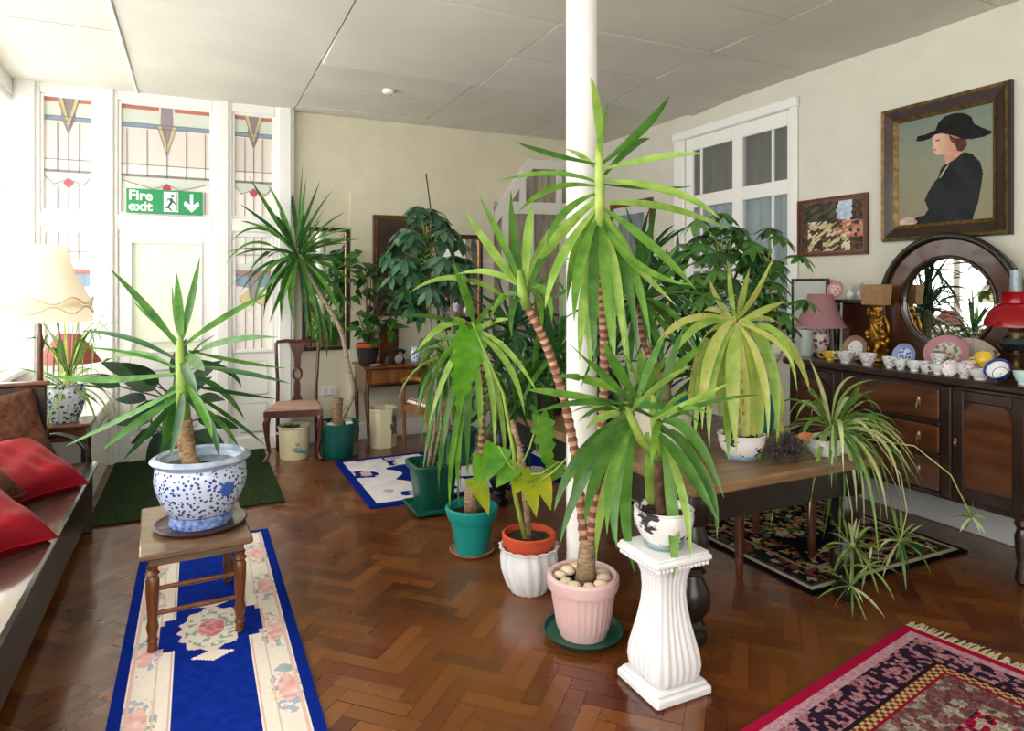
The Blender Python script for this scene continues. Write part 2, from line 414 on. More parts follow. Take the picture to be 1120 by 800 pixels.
def light_window(n, x0, x1, z0, z1, wide=False):
    fr = MB(); f = .022
    for a in ((x0, x0+f, z0, z1), (x1-f, x1, z0, z1)): fr.bbox(a[0], a[1], YF-.075, YF-.005, a[2], a[3], .005)
    fr.bbox(x0+f, x1-f, YF-.075, YF-.005, z0, z0+f, .005); fr.bbox(x0+f, x1-f, YF-.075, YF-.005, z1-f, z1, .005)
    w = struct(fr.build('window_%d' % n, white, smooth=False))
    a, b = x0+f, x1-f; c = (a+b)/2; t = z1-f; bt = z0+f; W = b-a
    g = MB(); g.box(a, b, YG, YG+.004, bt, t, 0); l = MB()
    poly(g, [(a, t-.032), (a, t), (c-.06, t), (c-.06, t-.032)], 1); poly(g, [(c+.06, t-.032), (c+.06, t), (b, t), (b, t-.032)], 1)
    poly(g, [(a, t-.15), (a, t-.032), (c-.06, t-.032), (c-.045, t-.15)], 5); poly(g, [(c+.06, t-.032), (b, t-.032), (b, t-.15), (c+.045, t-.15)], 5)
    poly(g, [(a, t-.185), (a, t-.15), (c-.05, t-.15), (c-.04, t-.185)], 2); poly(g, [(c+.05, t-.15), (b, t-.15), (b, t-.185), (c+.04, t-.185)], 2)
    poly(g, [(a, t-.5), (a, t-.2), (b, t-.2), (b, t-.5)], 6)
    dz = .16 if wide else 0
    poly(g, [(c-.075, t-dz), (c-.04, t-dz), (c, t-.17-dz), (c, t-.25-dz)], 3, YG-.008); poly(g, [(c+.04, t-dz), (c+.075, t-dz), (c, t-.25-dz), (c, t-.17-dz)], 3, YG-.008)
    poly(g, [(c-.045, t), (c+.045, t), (c+.05, t-.16-dz*.3), (c, t-.3-dz*.2), (c-.05, t-.16-dz*.3)], 4, YG-.007)
    zb = bt+.30
    poly(g, [(a, zb-.03), (a, zb), (b, zb), (b, zb-.03), (c+.1, zb-.10), (c, zb-.05), (c-.1, zb-.10)], 5)
    poly(g, [(c-.038, zb-.085), (c, zb-.04), (c+.038, zb-.085), (c, zb-.13)], 7, YG-.009)
    nv = [c-.3, c-.15, c, c+.15, c+.3] if wide else [c-.075, c, c+.075]
    for x in nv: pbar(l, x, t-.3 if abs(x-c) < .02 else t-.2, x, zb)
    for x in nv: pbar(l, x, zb-.1, x, bt)
    pbar(l, a, t-.5, b, t-.5); pbar(l, a, zb+.012, b, zb+.012, .02); pbar(l, a, t-.185, b, t-.185, .005); pbar(l, a, t-.15, b, t-.15, .005)
    pbar(l, a, zb-.03, c-.1, zb-.1); pbar(l, c-.1, zb-.1, c, zb-.05); pbar(l, c, zb-.05, c+.1, zb-.1); pbar(l, c+.1, zb-.1, b, zb-.03)
    for s in (-1, 1): pbar(l, c+s*.075, t-dz, c, t-.25-dz, .006); pbar(l, c+s*.04, t-dz, c, t-.17-dz, .004)
    struct(g.build('pane', G, w, smooth=False)); struct(l.build('leading', lead, w, smooth=False))
light_window(1, -1.12, -.75, 2.09, 3.04); light_window(2, -.58, .14, 2.09, 3.04, True); light_window(3, .30, .66, 2.09, 3.04)
def side_light(n, x0, x1):
    fr = MB(); f = .03; z0, z1 = .88, 1.97
    for a in ((x0, x0+f), (x1-f, x1)): fr.bbox(a[0], a[1], YF-.075, YF-.005, z0, z1, .005)
    fr.bbox(x0+f, x1-f, YF-.075, YF-.005, z0, z0+f, .005); fr.bbox(x0+f, x1-f, YF-.075, YF-.005, z1-f*1.5, z1, .005)
    fr.box(x0, x1, YF-.05, YF, 0, z0); fr.bbox(x0+.06, x1-.06, YF-.062, YF-.05, .5, .8, .008); fr.bbox(x0+.06, x1-.06, YF-.062, YF-.05, .16, .42, .008)
    fr.bbox(x0, x1, YF-.075, YF-.05, 0, .12, .006)
    w = struct(fr.build('window_%d' % n, white, smooth=False)); a, b, c = x0+f, x1-f, (x0+x1)/2; t = z1-f*1.5
    g = MB(); g.box(a, b, YG, YG+.004, z0+f, t, 0); l = MB(); zr = t-.34
    poly(g, [(a, zr), (a, zr+.035), (b, zr+.035), (b, zr)], 1); poly(g, [(a, zr+.035), (a, zr+.09), (c, zr+.12), (b, zr+.09), (b, zr+.035)], 5)
    poly(g, [(c-.05, zr), (c+.05, zr), (c+.03, zr-.2), (c, zr-.27), (c-.03, zr-.2)], 4)
    poly(g, [(a, zr-.1), (a, zr), (c-.05, zr), (c-.04, zr-.12)], 2); poly(g, [(c+.05, zr), (b, zr), (b, zr-.1), (c+.04, zr-.12)], 2)
    poly(g, [(c-.12, zr-.2), (c-.04, zr-.12), (c-.02, zr-.25), (c-.09, zr-.28)], 3); poly(g, [(c+.12, zr-.2), (c+.04, zr-.12), (c+.02, zr-.25), (c+.09, zr-.28)], 3)
    for x in (c-.07, c, c+.07): pbar(l, x, t, x, zr+.1); pbar(l, x, zr-.27, x, z0+f)
    pbar(l, a, t-.16, b, t-.16); pbar(l, a, zr, b, zr); pbar(l, a, zr+.035, b, zr+.035, .006)
    for s in (-1, 1): pbar(l, c+s*.05, zr, c+s*.03, zr-.2, .006); pbar(l, c+s*.03, zr-.2, c, zr-.27, .006); pbar(l, c+s*.12, zr-.2, c+s*.09, zr-.28, .006); pbar(l, c+s*.09, zr-.28, c+s*.02, zr-.25, .006)
    struct(g.build('pane', G, w, smooth=False)); struct(l.build('leading', lead, w, smooth=False))
side_light(4, -1.12, -.75); side_light(5, .30, .66)
# fire door
mb = MB(); x0, x1 = -.58, .14; yd0, yd1 = YF-.07, YF-.02
mb.bbox(x0, x0+.09, yd0, yd1, 0.005, 1.965); mb.bbox(x1-.09, x1, yd0, yd1, 0.005, 1.965); mb.bbox(x0+.09, x1-.09, yd0, yd1, 1.86, 1.965); mb.bbox(x0+.09, x1-.09, yd0, yd1, .76, .92); mb.bbox(x0+.09, x1-.09, yd0, yd1, 0.005, .2)
mb.box(x0+.09, x1-.09, yd0+.02, yd1-.005, .2, .76); mb.bbox(x0+.13, x1-.13, yd0+.004, yd0+.02, .26, .70, .01)
for a in ((x0+.08, x0+.1, .92, 1.86), (x1-.1, x1-.08, .92, 1.86)): mb.bbox(a[0], a[1], yd0-.012, yd0, a[2], a[3], .004)
mb.bbox(x0+.08, x1-.08, yd0-.012, yd0, 1.85, 1.87, .004); mb.bbox(x0+.08, x1-.08, yd0-.012, yd0, .91, .93, .004)
d = struct(mb.build('door_1', white, smooth=False))
p = MB(); p.box(x0+.09, x1-.09, YG, YG+.004, .92, 1.86); struct(p.build('pane', glass('frosted_door_glass', (240, 250, 226), .13, (236, 238, 220)), d, smooth=False))
p = MB(); p.bbox(x0+.1, x1-.1, yd0-.06, yd0-.04, 1.0, 1.03, .006); p.box(x0+.12, x0+.14, yd0-.045, yd0, 1.005, 1.025); p.box(x1-.14, x1-.12, yd0-.045, yd0, 1.005, 1.025)
struct(p.build('push_bar', mat('painted_bar', (236, 234, 228), .4), d, smooth=False))
# fire exit sign: board, lettering, running man, arrow
sg = thing('exit_sign', 'green and white fire exit sign hanging above the white glazed door', 'sign', (-.23, YF-.10, 2.10))
mb = MB(); mb.bbox(-.29, .29, -.004, .004, 0, .205, .003); mb.box(-.2, -.19, .004, .06, .0, .03); mb.box(.19, .2, .004, .06, 0, .03)
mb.build('board', mat('exit_green', (14, 146, 82), .4), sg, smooth=False)
wh = mat('sign_white', (244, 250, 244), .5)
def text(body, size, x, z, parent, m, y=-.0055, name='lettering'):
    cu = bpy.data.curves.new(name, 'FONT'); cu.body = body; cu.size = size; cu.extrude = .001; cu.offset = size*.025
    o = bpy.data.objects.new(name, cu); COL.objects.link(o)
    me = bpy.data.meshes.new_from_object(o.evaluated_get(bpy.context.evaluated_depsgraph_get()))
    bpy.data.objects.remove(o); me.name = name
    for v in me.vertices: v.co = Vector((v.co.x+x, y-v.co.z, v.co.y+z))
    me.materials.clear(); me.materials.append(m)
    o = bpy.data.objects.new(name, me); COL.objects.link(o); o.parent = parent
    return o
bpy.context.view_layer.update()
text('Fire', .115, -.275, .112, sg, wh); text('exit', .115, -.275, .022, sg, wh)
mb = MB(); ya, yb = -.0065, -.004
mb.prism([(-.012, .02), (.1, .02), (.1, .19), (-.012, .19)], ya, yb, 'Y')
mb.build('pictogram_panel', wh, sg, smooth=False)
mb = MB(); ya, yb = -.008, -.0063
for q in ([(.045, .115), (.06, .105), (.03, .06), (.055, .03), (.045, .025), (.012, .062)], [(.045, .115), (.06, .12), (.085, .09), (.08, .08), (.058, .102)], [(.02, .13), (.05, .14), (.06, .125), (.045, .1), (.03, .12)], [(.005, .10), (.012, .105), (.028, .135), (.02, .138)], [(-.006, .056), (.02, .06), (.03, .05), (-.004, .046)]):
    mb.prism(q, ya, yb, 'Y')
mb.prism([(.055+.013*math.cos(i*PI/6), .157+.013*math.sin(i*PI/6)) for i in range(12)], ya, yb, 'Y')
mb.prism([(.088, .03), (.094, .03), (.094, .185), (.088, .185)], ya, yb, 'Y')
mb.build('running_figure', mat('exit_dark_green', (20, 110, 70), .5), sg, smooth=False)
mb = MB(); ya, yb = -.0065, -.004
mb.prism([(.19, .18), (.215, .18), (.215, .085), (.25, .118), (.262, .104), (.262, .082), (.2025, .022), (.143, .082), (.143, .104), (.155, .118), (.19, .085)], ya, yb, 'Y')
mb.build('arrow', wh, sg, smooth=False)
# inner sash window in the right wall
mb = MB(); X0, X1 = XR-.03, XR+.1
mb.bbox(X0, XR, WY0-.07, WY0, WZ0-.07, WZ1+.07, .008); mb.bbox(X0, XR, WY1, WY1+.14, WZ0-.07, WZ1+.07, .008); mb.bbox(X0-.015, XR, WY0-.08, WY1+.15, WZ1, WZ1+.08, .008); mb.bbox(X0-.03, XR, WY0-.1, WY1+.1, WZ0-.06, WZ0, .008)
def bar(y0, y1, z0, z1, d=.03): mb.bbox(XR+.005, XR+.005+d, y0, y1, z0, z1, .004)
bar(WY0, WY0+.05, WZ0, WZ1); bar(WY1-.1, WY1, WZ0, WZ1); bar(4.33, 4.45, WZ0, WZ1, .05); 
for z0, z1 in ((WZ0, WZ0+.07), (2.22, 2.335), (WZ1-.12, WZ1)):
    bar(WY0+.05, 4.33, z0, z1); bar(4.45, WY1-.1, z0, z1)
for y in (4.0, 4.85):
    for z0, z1 in ((WZ0+.07, 2.22), (2.335, WZ1-.12)): bar(y-.011, y+.011, z0, z1, .022)
bar(WY0+.05, 4.33, 1.62, 1.65, .022); bar(4.45, WY1-.1, 1.62, 1.65, .022)
wi = struct(mb.build('window_6', white, smooth=False), 'white framed inner window with curtains in the right wall', 'window')
p = MB(); p.box(XR+.02, XR+.023, WY0+.05, WY1-.1, WZ0+.07, WZ1-.12); struct(p.build('pane', glass('inner_window_glass', (245, 250, 250), .9, (200, 205, 208)), wi, smooth=False))
def curtain(name, y0, y1, z0, z1, m, label, X=XR+.09, amp=.012, n=90, fq=60):
    mb = MB()
    for i in range(n+1):
        y = y0+(y1-y0)*i/n; x = X+amp*math.sin(fq*y)+amp*.5*math.sin(fq*.37*y+1)
        mb.v += [(x, y, z0), (x+.0, y, z1)]
        if i: k = 2*i; mb.f.append((k-2, k, k+1, k-1)); mb.mi.append(0)
    return tag(mb.build(name, m, angle=180), label, 'curtain')
curtain('curtain', WY0-.05, WY1+.05, 2.3, WZ1+.05, mat('brown_curtain', (112, 98, 78), .9, 0, (88, 76, 60), 14, stretch=(1, 20, 1)), 'brown curtain behind the upper panes of the inner window')
curtain('net_curtain', WY0-.05, WY1+.05, WZ0-.05, 2.3, mat('grey_net', (188, 196, 202), .9, 0, (160, 168, 176), 14, stretch=(1, 20, 1)), 'grey net curtain behind the lower panes of the inner window', XR+.075)
wall_box('wall_recess', [(XR+.13, XR+.16, WY0-.2, WY1+.2, WZ0-.2, WZ1+.2)], mat('recess_grey', (120, 116, 108), .9))
# white raked glazed screen at the end of the far wall
mb = MB(); ya, yb = YF-.05, YF
P = lambda u, v: (lambda p: (p.x, p.z))(onY(u, v, YF-.03))
ol = [P(522, 268), P(580, 178), P(652, 185), P(652, 420), P(522, 420)]
def beam(a, b, w, k=[0]):
    k[0] += 1; ya = YF-.05-.0015*k[0]
    a, b = Vector((a[0], 0, a[1])), Vector((b[0], 0, b[1])); d = (b-a).normalized(); nn = Vector((-d.z, 0, d.x))*w/2
    mb.prism([((a+nn).x, (a+nn).z), ((a-nn).x, (a-nn).z), ((b-nn).x, (b-nn).z), ((b+nn).x, (b+nn).z)][::-1], ya, yb-.001*k[0], 'Y')
beam(P(520, 270), P(582, 176), .10); beam(P(580, 180), P(655, 183), .1); beam(P(525, 226), P(655, 230), .14) if False else beam(P(545, 227), P(655, 230), .13)
beam(P(571, 190), P(571, 225), .07); beam(P(611, 182), P(611, 226), .06); beam(P(552, 228), P(552, 420), .07); beam(P(580, 230), P(580, 420), .06); beam(P(615, 230), P(615, 420), .07)
beam(P(525, 262), P(525, 420), .05); beam(P(527, 286), P(552, 286), .03)
sc = struct(mb.build('window_7', mat('screen_paint', (226, 222, 214), .5), smooth=False), 'white raked glazed screen at the end of the far wall', 'window')
g = MB(); g.prism([P(524, 266), P(579, 182), P(652, 186), P(652, 420), P(524, 420)], YF-.018, YF-.012, 'Y')
struct(g.build('pane', mat('grey_screen_glass', (172, 160, 146), .18, 0, (120, 112, 100), 3, stretch=(6, 1, 1)), sc, smooth=False))
# round white cast column
t = struct(thing('pillar', 'round white painted column standing on the parquet among the pots', 'column', (1.70, 2.79, 0)))
mb = MB(); mb.lathe([(.088, 0), (.09, .02), (.085, .05), (.076, .06), (.075, .2), (.075, H-.12), (.08, H-.1), (.09, H-.05), (.1, H)], 40); struct(mb.build('shaft', white, t))
# small things on ceiling and walls
d = onZ(425, 98, H); t = thing('smoke_detector', 'small white round smoke detector on the boarded ceiling', 'smoke detector', (d.x, d.y, H-.04))
mb = MB(); mb.lathe([(.02, 0), (.042, .006), (.05, .02), (.052, .04)], 20); mb.build('body', white, t)
mb = MB(); mb.lathe([(.008, -.003), (.01, 0)], 10, c=(.02, 0, 0)); mb.build('indicator', mat('indicator_red', (170, 60, 50), .4), t)
mb = MB(); mb.bbox(-.45, -.43, YB+.01, YF-.1, H-.018, H-.004, .004)
tag(mb.build('cable_conduit', white, smooth=False), 'long white cable trunking fixed along the ceiling', 'conduit')
mb = MB(); mb.bbox(1.09, 1.23, YF-.025, YF-.001, .44, .52, .004)
t = tag(mb.build('wall_socket', mat('socket_white', (226, 226, 226), .4), smooth=False), 'white double socket low on the far wall behind the green pot', 'socket')
for x in (1.125, 1.195):
    mb = MB(); mb.bbox(x-.02, x+.02, YF-.028, YF-.025, .455, .505, .001); mb.build('outlet', mat('outlet_plastic', (206, 206, 206), .4), t, smooth=False)
# ------------------------------------------------------------------ light and camera
W = bpy.data.worlds.new('overcast_sky'); S.world = W; W.use_nodes = True
nt = W.node_tree; bg = nt.nodes['Background']
bg.inputs[0].default_value = (1, .985, .96, 1); bg.inputs[1].default_value = 5.0
def portal(name, loc, rot, sx, sy):
    l = bpy.data.lights.new(name, 'AREA'); l.shape = 'RECTANGLE'; l.size = sx; l.size_y = sy; l.cycles.is_portal = True
    o = bpy.data.objects.new(name, l); COL.objects.link(o); o.location = loc; o.rotation_euler = rot
portal('window_portal_left', (XL-.11, (YB+YF)/2, 1.92), (0, -PI/2, 0), 2.16, YF-YB)
portal('window_portal_back', ((XL+.15+1.6)/2, YB-.11, 1.8), (PI/2, 0, 0), 1.6-XL-.15, 2.2)
portal('window_portal_far', (-.23, YF+.05, 1.9), (-PI/2, 0, 0), 2.1, 2.4)
cam = bpy.data.cameras.new('camera'); co = bpy.data.objects.new('camera', cam); COL.objects.link(co)
cam.sensor_width = 36; cam.lens = F/1120*36; cam.shift_y = -(400-HY)/1120; cam.clip_start = .02
co.location = (0, 0, EYE); co.rotation_euler = (PI/2, 0, -YAW); S.camera = co
S.view_settings.view_transform = 'Standard'; S.view_settings.look = 'None'; S.view_settings.gamma = 1; S.view_settings.use_curve_mapping = False
S.view_settings.exposure = 0.3
# ================================================================== RUGS
BLUE, CREAM, PINKC = (10, 36, 124), (226, 214, 200), (222, 190, 178)
def runner_fn(w, h):
    def fn(u, v):
        x, y = (u-.5)*w, (v-.5)*h; ax, ay = abs(x), abs(y)
        if ax > w/2-.045 or ay > h/2-.04: return BLUE
        yc = y-(MEDY)                                   # along the runner from the medallion
        half = .142
        if abs(yc) < .10: half = .20
        elif abs(yc) < .14: half = .18
        e = abs(yc)-(.95-.05*max(0, math.cos(x*40)))-.05*(ax < .1)
        if ax < half and e < 0:
            r = math.hypot(x/.125, yc/.195); a = math.atan2(yc, x)
            if r < 1+.07*math.cos(12*a):
                if r > .88: return (228, 205, 196)
                n = vnoise(x*60, y*60, 3)
                if r < .42: return mixc((196, 92, 104), (232, 190, 186), vnoise(x*70, y*70, 1))
                if .45 < r < .85 and n > .62: return (150, 172, 150)
                return mixc((232, 224, 208), (222, 204, 190), n)
            for s in (1, -1):
                q = yc-s*.235
                if abs(q)+.55*ax < .045 or (abs(q) < .012 and ax < .075): return (230, 216, 200)
            return mixc(BLUE, (22, 52, 150), vnoise(x*40, y*40, 2)*.6)
        if abs(ax-half-.008) < .005: return (212, 176, 162)
        bx = (ax-.255); 
        if abs(ax-(w/2-.055)) < .006 or abs(ax-.2) < .004: return (214, 182, 168)
        ph = (y*2.2) % 1; r = math.hypot((ax-.245)/.06, (ph-.5)/.36); n = vnoise(x*45+9, y*45, 5)
        if r < .55: return mixc((214, 150, 146), (232, 208, 198), n)
        if r < 1 and n > .55: return mixc((148, 170, 156), (176, 176, 200), vnoise(x*30, y*30, 8))
        if r < 1 and n < .25: return (232, 190, 160)
        return mixc(CREAM, (232, 222, 206), n)
    return fn
def rug(name, label, cx, cy, w, h, nx, ny, fn, rz=0, mt='carpet', th=.012):
    t = thing(name, label, 'rug', (cx, cy, .001), rz)
    mb, cols = paint_grid(w, h, nx, ny, fn, th)
    mb.build('pile', attr_mat(mt, .95, bump=.25, bscale=700, spec=.04), t, smooth=False, cols=cols)
    return t
MEDY = 3.17-2.81
rug('runner_rug', 'cream and royal blue floral runner lying under the small stool', .065, 2.81, .67, 3.0, 110, 420, runner_fn(.67, 3.0))
def blue2(u, v):
    w, h = 1.95, 1.27; x, y = (u-.5)*w, (v-.5)*h; d = min(w/2-abs(x), h/2-abs(y))
    if d < .055: return BLUE
    n = vnoise(x*16, y*16, 4)
    if d < .33:
        m = vnoise(x*9+3, y*9, 6)
        if m > .6: return BLUE if n > .4 else (196, 170, 168)
        return mixc((226, 220, 214), (206, 206, 214), n)
    e = .33+.06*math.sin(x*18)+.05*math.sin(y*21)
    return BLUE if d > e and math.hypot(x/.35, y/.25) > 1 else (222, 214, 206)
rug('floral_rug', 'blue bordered white floral rug behind the row of pots', 2.03, 5.055, 1.95, 1.27, 200, 130, blue2)
def green_fn(u, v):
    n = vnoise(u*70, v*100, 2); m = vnoise(u*9, v*12, 3)
    return mixc(mixc((30, 42, 25), (54, 66, 40), n), (44, 54, 36), m*.5)
rug('green_mat', 'dark green door mat in front of the glazed fire door', -.02, 5.62, 1.16, 1.62, 90, 120, green_fn)
def dark_fn(u, v):
    w, h = 1.22, 1.65; x, y = (u-.5)*w, (v-.5)*h; d = min(w/2-abs(x), h/2-abs(y)); n = vnoise(x*44, y*44, 9); m = vnoise(x*21, y*21, 4)
    if d < .03: return (14, 15, 22)
    if d < .055: return (196, 176, 156)
    if d < .075: return (60, 72, 56)
    if d < .2: return [(168, 148, 126), (28, 40, 34), (122, 66, 54), (58, 84, 60)][int(m*3.99)] if n > .35 else (20, 22, 26)
    if d < .22: return (150, 130, 110)
    r = math.hypot(x, y)
    if r < .3 and n > .45: return [(158, 96, 78), (186, 160, 128), (70, 90, 60), (150, 128, 70)][int(m*3.99)]
    if d < .38 and n > .55: return [(176, 160, 130), (150, 130, 60), (120, 62, 56), (70, 96, 66)][int(m*3.99)]
    return (14, 15, 26)
rug('dark_floral_rug', 'black ground floral rug under the long plant table', 3.29, 3.10, 1.22, 1.65, 130, 170, dark_fn)
def red_fn(u, v):
    w, h = 2.3, 1.5; x, y = (u-.5)*w, (v-.5)*h; d = min(w/2-abs(x), h/2-abs(y))
    n = vnoise(x*120, y*120, 1); m = vnoise(x*58, y*58, 2); k = vnoise(x*26, y*26, 7)
    if d < .035: return (160, 18, 60)
    if d < .075: return mixc((206, 180, 178), (150, 100, 120), n) if (int((x+y)*60) % 2) else (188, 140, 150)
    if d < .2:
        if m > .5: return mixc((54, 36, 62), (30, 22, 36), n)
        return mixc((182, 152, 150), (134, 62, 84), n)
    if d < .215: return (40, 26, 30)
    if d < .25: return (184, 160, 110) if (int(x*55)+int(y*55)) % 2 else (112, 44, 40)
    if d < .265: return (134, 20, 44)
    if d < .42:
        if k > .5 and m > .4: return mixc((188, 170, 150), (96, 96, 86), n)
        return mixc((74, 40, 48), (140, 96, 92), n)
    r = math.hypot(x/.5, y/.3)
    if m > .6: return mixc((206, 186, 170), (110, 100, 90), n)
    if m < .28: return (40, 34, 48)
    return mixc((140, 12, 44), (166, 30, 60), n)
ax1 = Vector((-1.133, -.208)).normalized(); ax2 = Vector((.10, -.412)).normalized(); ax2 = Vector((-ax1.y, ax1.x)) if Vector((-ax1.y, ax1.x)).dot(ax2) > 0 else Vector((ax1.y, -ax1.x))
cr = Vector((2.80, 1.895)); cc = cr+ax1*1.15+ax2*.75
rr_ = rug('persian_rug', 'red patterned fringed rug at the right front of the floor', cc.x, cc.y, 2.3, 1.5, 430, 280, red_fn, math.atan2(-ax1.y, -ax1.x))
rg = random.Random(2)
for sx in (1, -1):
    mb = MB()
    for i in range(230):
        y = -.75+1.5*i/229
        l = rg.uniform(.06, .1); dy = rg.uniform(-.02, .02)
        mb.add([(sx*1.15, y-.004, .009), (sx*1.15, y+.004, .009), (sx*(1.15+l), y+dy+.003, .002), (sx*(1.15+l), y+dy-.003, .002)], [(0, 1, 2, 3)])
    mb.build('fringe', mat('fringe_cotton', (206, 196, 160), .9), rr_, smooth=False)
# ================================================================== POTS
terra = mat('terracotta', (192, 74, 32), .65, 0, (176, 64, 30), 9)
soil = mat('potting_soil', (58, 42, 30), .95, 0, (30, 22, 17), 40, 1.0, 60)
pink = mat('pink_glazed_clay', (224, 188, 184), .45, 0, (214, 176, 174), 5)
teal = mat('teal_plastic', (14, 140, 132), .35)
dteal = mat('dark_green_plastic', (8, 84, 76), .35)
dgreen = mat('bottle_green_plastic', (10, 78, 62), .35)
glazew = mat('white_glazed_china', (240, 240, 238), .2, coat=.3)
swirlm = mat('white_swirl_ceramic', (236, 236, 236), .35, 0, (226, 226, 228), 6)
bluedots = dots('blue_sprig_china', (204, 214, 234), (40, 58, 130), 58, .42)
bluerim = mat('blue_grey_glaze', (140, 156, 180), .25, 0, (184, 196, 212), 16, coat=.3)
stripes = mat('blue_stripe_glaze', (60, 90, 170), .25, 0, (160, 180, 220), 40)
toile = mat('white_black_sprig', (236, 234, 232), .2, 0, (60, 58, 66), 16, coat=.3, thr=(.56, .6), stretch=(1, 1, 1.8))
floralpot = dots('green_blue_floral_china', (218, 222, 226), (50, 84, 84), 40, .5, (76, 96, 140))
pebble = mat('pale_pebble', (228, 208, 182), .6, 0, (206, 180, 150), 12)
bark = mat('pale_bark', (166, 140, 108), .8, 0, (116, 92, 66), 26, .6, 60, stretch=(1, 1, 3))
ring = mat('ringed_bark', (206, 160, 130), .75, 0, (150, 104, 78), 30)
ringd = mat('ringed_bark_dark', (118, 74, 56), .85)
stemg = mat('green_stem', (150, 176, 74), .5, 0, (120, 150, 60), 12)
canestem = mat('grey_cane', (178, 164, 140), .75, 0, (128, 112, 88), 24, .5, 50, stretch=(1, 1, 4))
def pot_mesh(prof_out, wall, soilz, n=40, fl=None, mi=0, mis=None):
    """outer profile bottom->top, then down the inside to the soil"""
    mb = MB(); r, z = prof_out[-1]; inner = [(r-wall*.5, z+wall*.25), (r-wall, z)]
    for rr, zz in reversed(prof_out[:-1]):
        if zz <= soilz: break
        inner.append((min(rr-wall, r-wall), zz))
    last = inner[-1]; inner.append((last[0]-.004, soilz)); inner.append((.004, soilz-.002))
    full = prof_out+inner
    ml = (mis+[mis[-1]]*(len(inner)+2)) if mis else None
    mb.lathe(full, n, mi, fl=fl, mis=ml, caps=(True, False)); return mb, last[0]
def soil_disc(r, z, n=24, seed=0):
    mb = MB(); rg = random.Random(seed); rings = 5
    mb.v.append((0, 0, z+.008))
    for k in range(1, rings+1):
        for i in range(n): mb.v.append((r*k/rings*math.cos(2*PI*i/n), r*k/rings*math.sin(2*PI*i/n), z+rg.uniform(0, .012)))
    for i in range(n): mb.f.append((0, 1+i, 1+(i+1) % n)); mb.mi.append(0)
    for k in range(rings-1):
        for i in range(n): mb.f.append((1+k*n+i, 1+(k+1)*n+i, 1+(k+1)*n+(i+1) % n, 1+k*n+(i+1) % n)); mb.mi.append(0)
    return mb
def add_pot(root, prof, wall, soilz, mats, fl=None, mis=None, n=40, name='pot'):
    mb, r = pot_mesh(prof, wall, soilz, n, fl, mis=mis); p = mb.build(name, mats, root)
    soil_disc(r-.002, soilz, seed=int(r*1000)).build('soil', soil, root); return p
def saucer(label, x, y, z, r, m, h=.025):
    t = thing('saucer', label, 'saucer', (x, y, z))
    mb = MB(); mb.lathe([(r*.8, 0), (r*.97, h*.7), (r, h), (r-.006, h), (r*.9, h*.45), (r*.78, .008), (.003, .008)], 40, caps=(True, False))
    mb.build('dish', m, t); return t
# ---- stool with blue and white jardiniere
oak = wood('turned_oak', (124, 70, 28), (84, 44, 18))
dark = wood('dark_oak', (52, 34, 24), (32, 20, 15), .4)
black = wood('blackened_oak', (34, 26, 22), (20, 15, 13), .35)
mahog = wood('mahogany', (104, 46, 24), (66, 26, 16), .3)
walnut = wood('walnut', (112, 68, 34), (74, 42, 22), .3)
tanwood = wood('worn_table_top', (140, 110, 76), (106, 78, 50), .45, 2, (2, 12, 12))
t = thing('side_stool', 'small rectangular wooden stool with turned legs standing on the runner', 'stool', (-.005, 3.34, .013), math.radians(3))
mb = MB(); mb.bbox(-.212, .212, -.32, .32, .385, .412, .006); mb.bbox(-.18, .18, -.28, .28, .345, .385, .004)
mb.build('seat', [wood('stool_top', (120, 92, 66), (94, 66, 42), .3, 2, (2, 9, 9), .4)], t)
leg = [(.012, 0), (.02, .006), (.017, .03), (.022, .045), (.016, .06), (.02, .08), (.024, .10), (.018, .13), (.02, .16), (.025, .24), (.026, .29), (.018, .305), (.028, .315), (.018, .33), (.024, .345)]
for sx in (-1, 1):
    for sy in (-1, 1):
        mb = MB(); mb.lathe(leg, 16, c=(sx*.165, sy*.265, 0)); mb.build('leg', oak, t)
for sy in (-1, 1):
    for z in ((.15, .25) if sy < 0 else (.2,)):
        mb = MB(); mb.tube([(-.15, sy*.265, z), (0, sy*.265, z), (.15, sy*.265, z)], [.009, .011, .009]); mb.build('stretcher', oak, t)
for sx in (-1, 1):
    mb = MB(); mb.tube([(sx*.165, -.25, .18), (sx*.165, 0, .18), (sx*.165, .25, .18)], [.009, .011, .009]); mb.build('stretcher', oak, t)
JX, JY, JZ = .025, 3.30, .425
t = thing('plant_saucer', 'dark wooden saucer under the blue and white jardiniere', 'saucer', (JX, JY, JZ))
mb = MB(); mb.lathe([(.16, 0), (.185, .004), (.195, .018), (.185, .02), (.17, .012), (.003, .010)], 40, caps=(True, False)); mb.build('dish', mat('dark_lacquer', (58, 30, 24), .3, coat=.4), t)
YUC = thing('potted_yucca', 'yucca in a large blue and white china jardiniere on the small stool', 'plant', (JX, JY, JZ+.0125))
prof = [(.128, 0), (.131, .012), (.127, .046), (.136, .054), (.162, .10), (.184, .155), (.191, .2), (.187, .245), (.18, .262), (.186, .27), (.204, .28), (.208, .288), (.20, .295)]
add_pot(YUC, prof, .035, .225, [bluedots, bluerim, stripes], mis=[2, 2, 2, 0, 0, 0, 0, 0, 1, 1, 1, 1, 1])
mb = MB()      # blue flower medallion on the belly
for k in range(8):
    a = 2*PI*k/8; mb.ball((.021*math.cos(a), 0, .021*math.sin(a)), .013, 8, sc=(1, .25, 1))
mb.ball((0, 0, 0), .014, 8, sc=(1, .35, 1)); 
ang = math.radians(-58); Mx = Matrix.Translation((.190*math.cos(ang), .190*math.sin(ang), .175)) @ Matrix.Rotation(ang+PI/2, 4, 'Z')
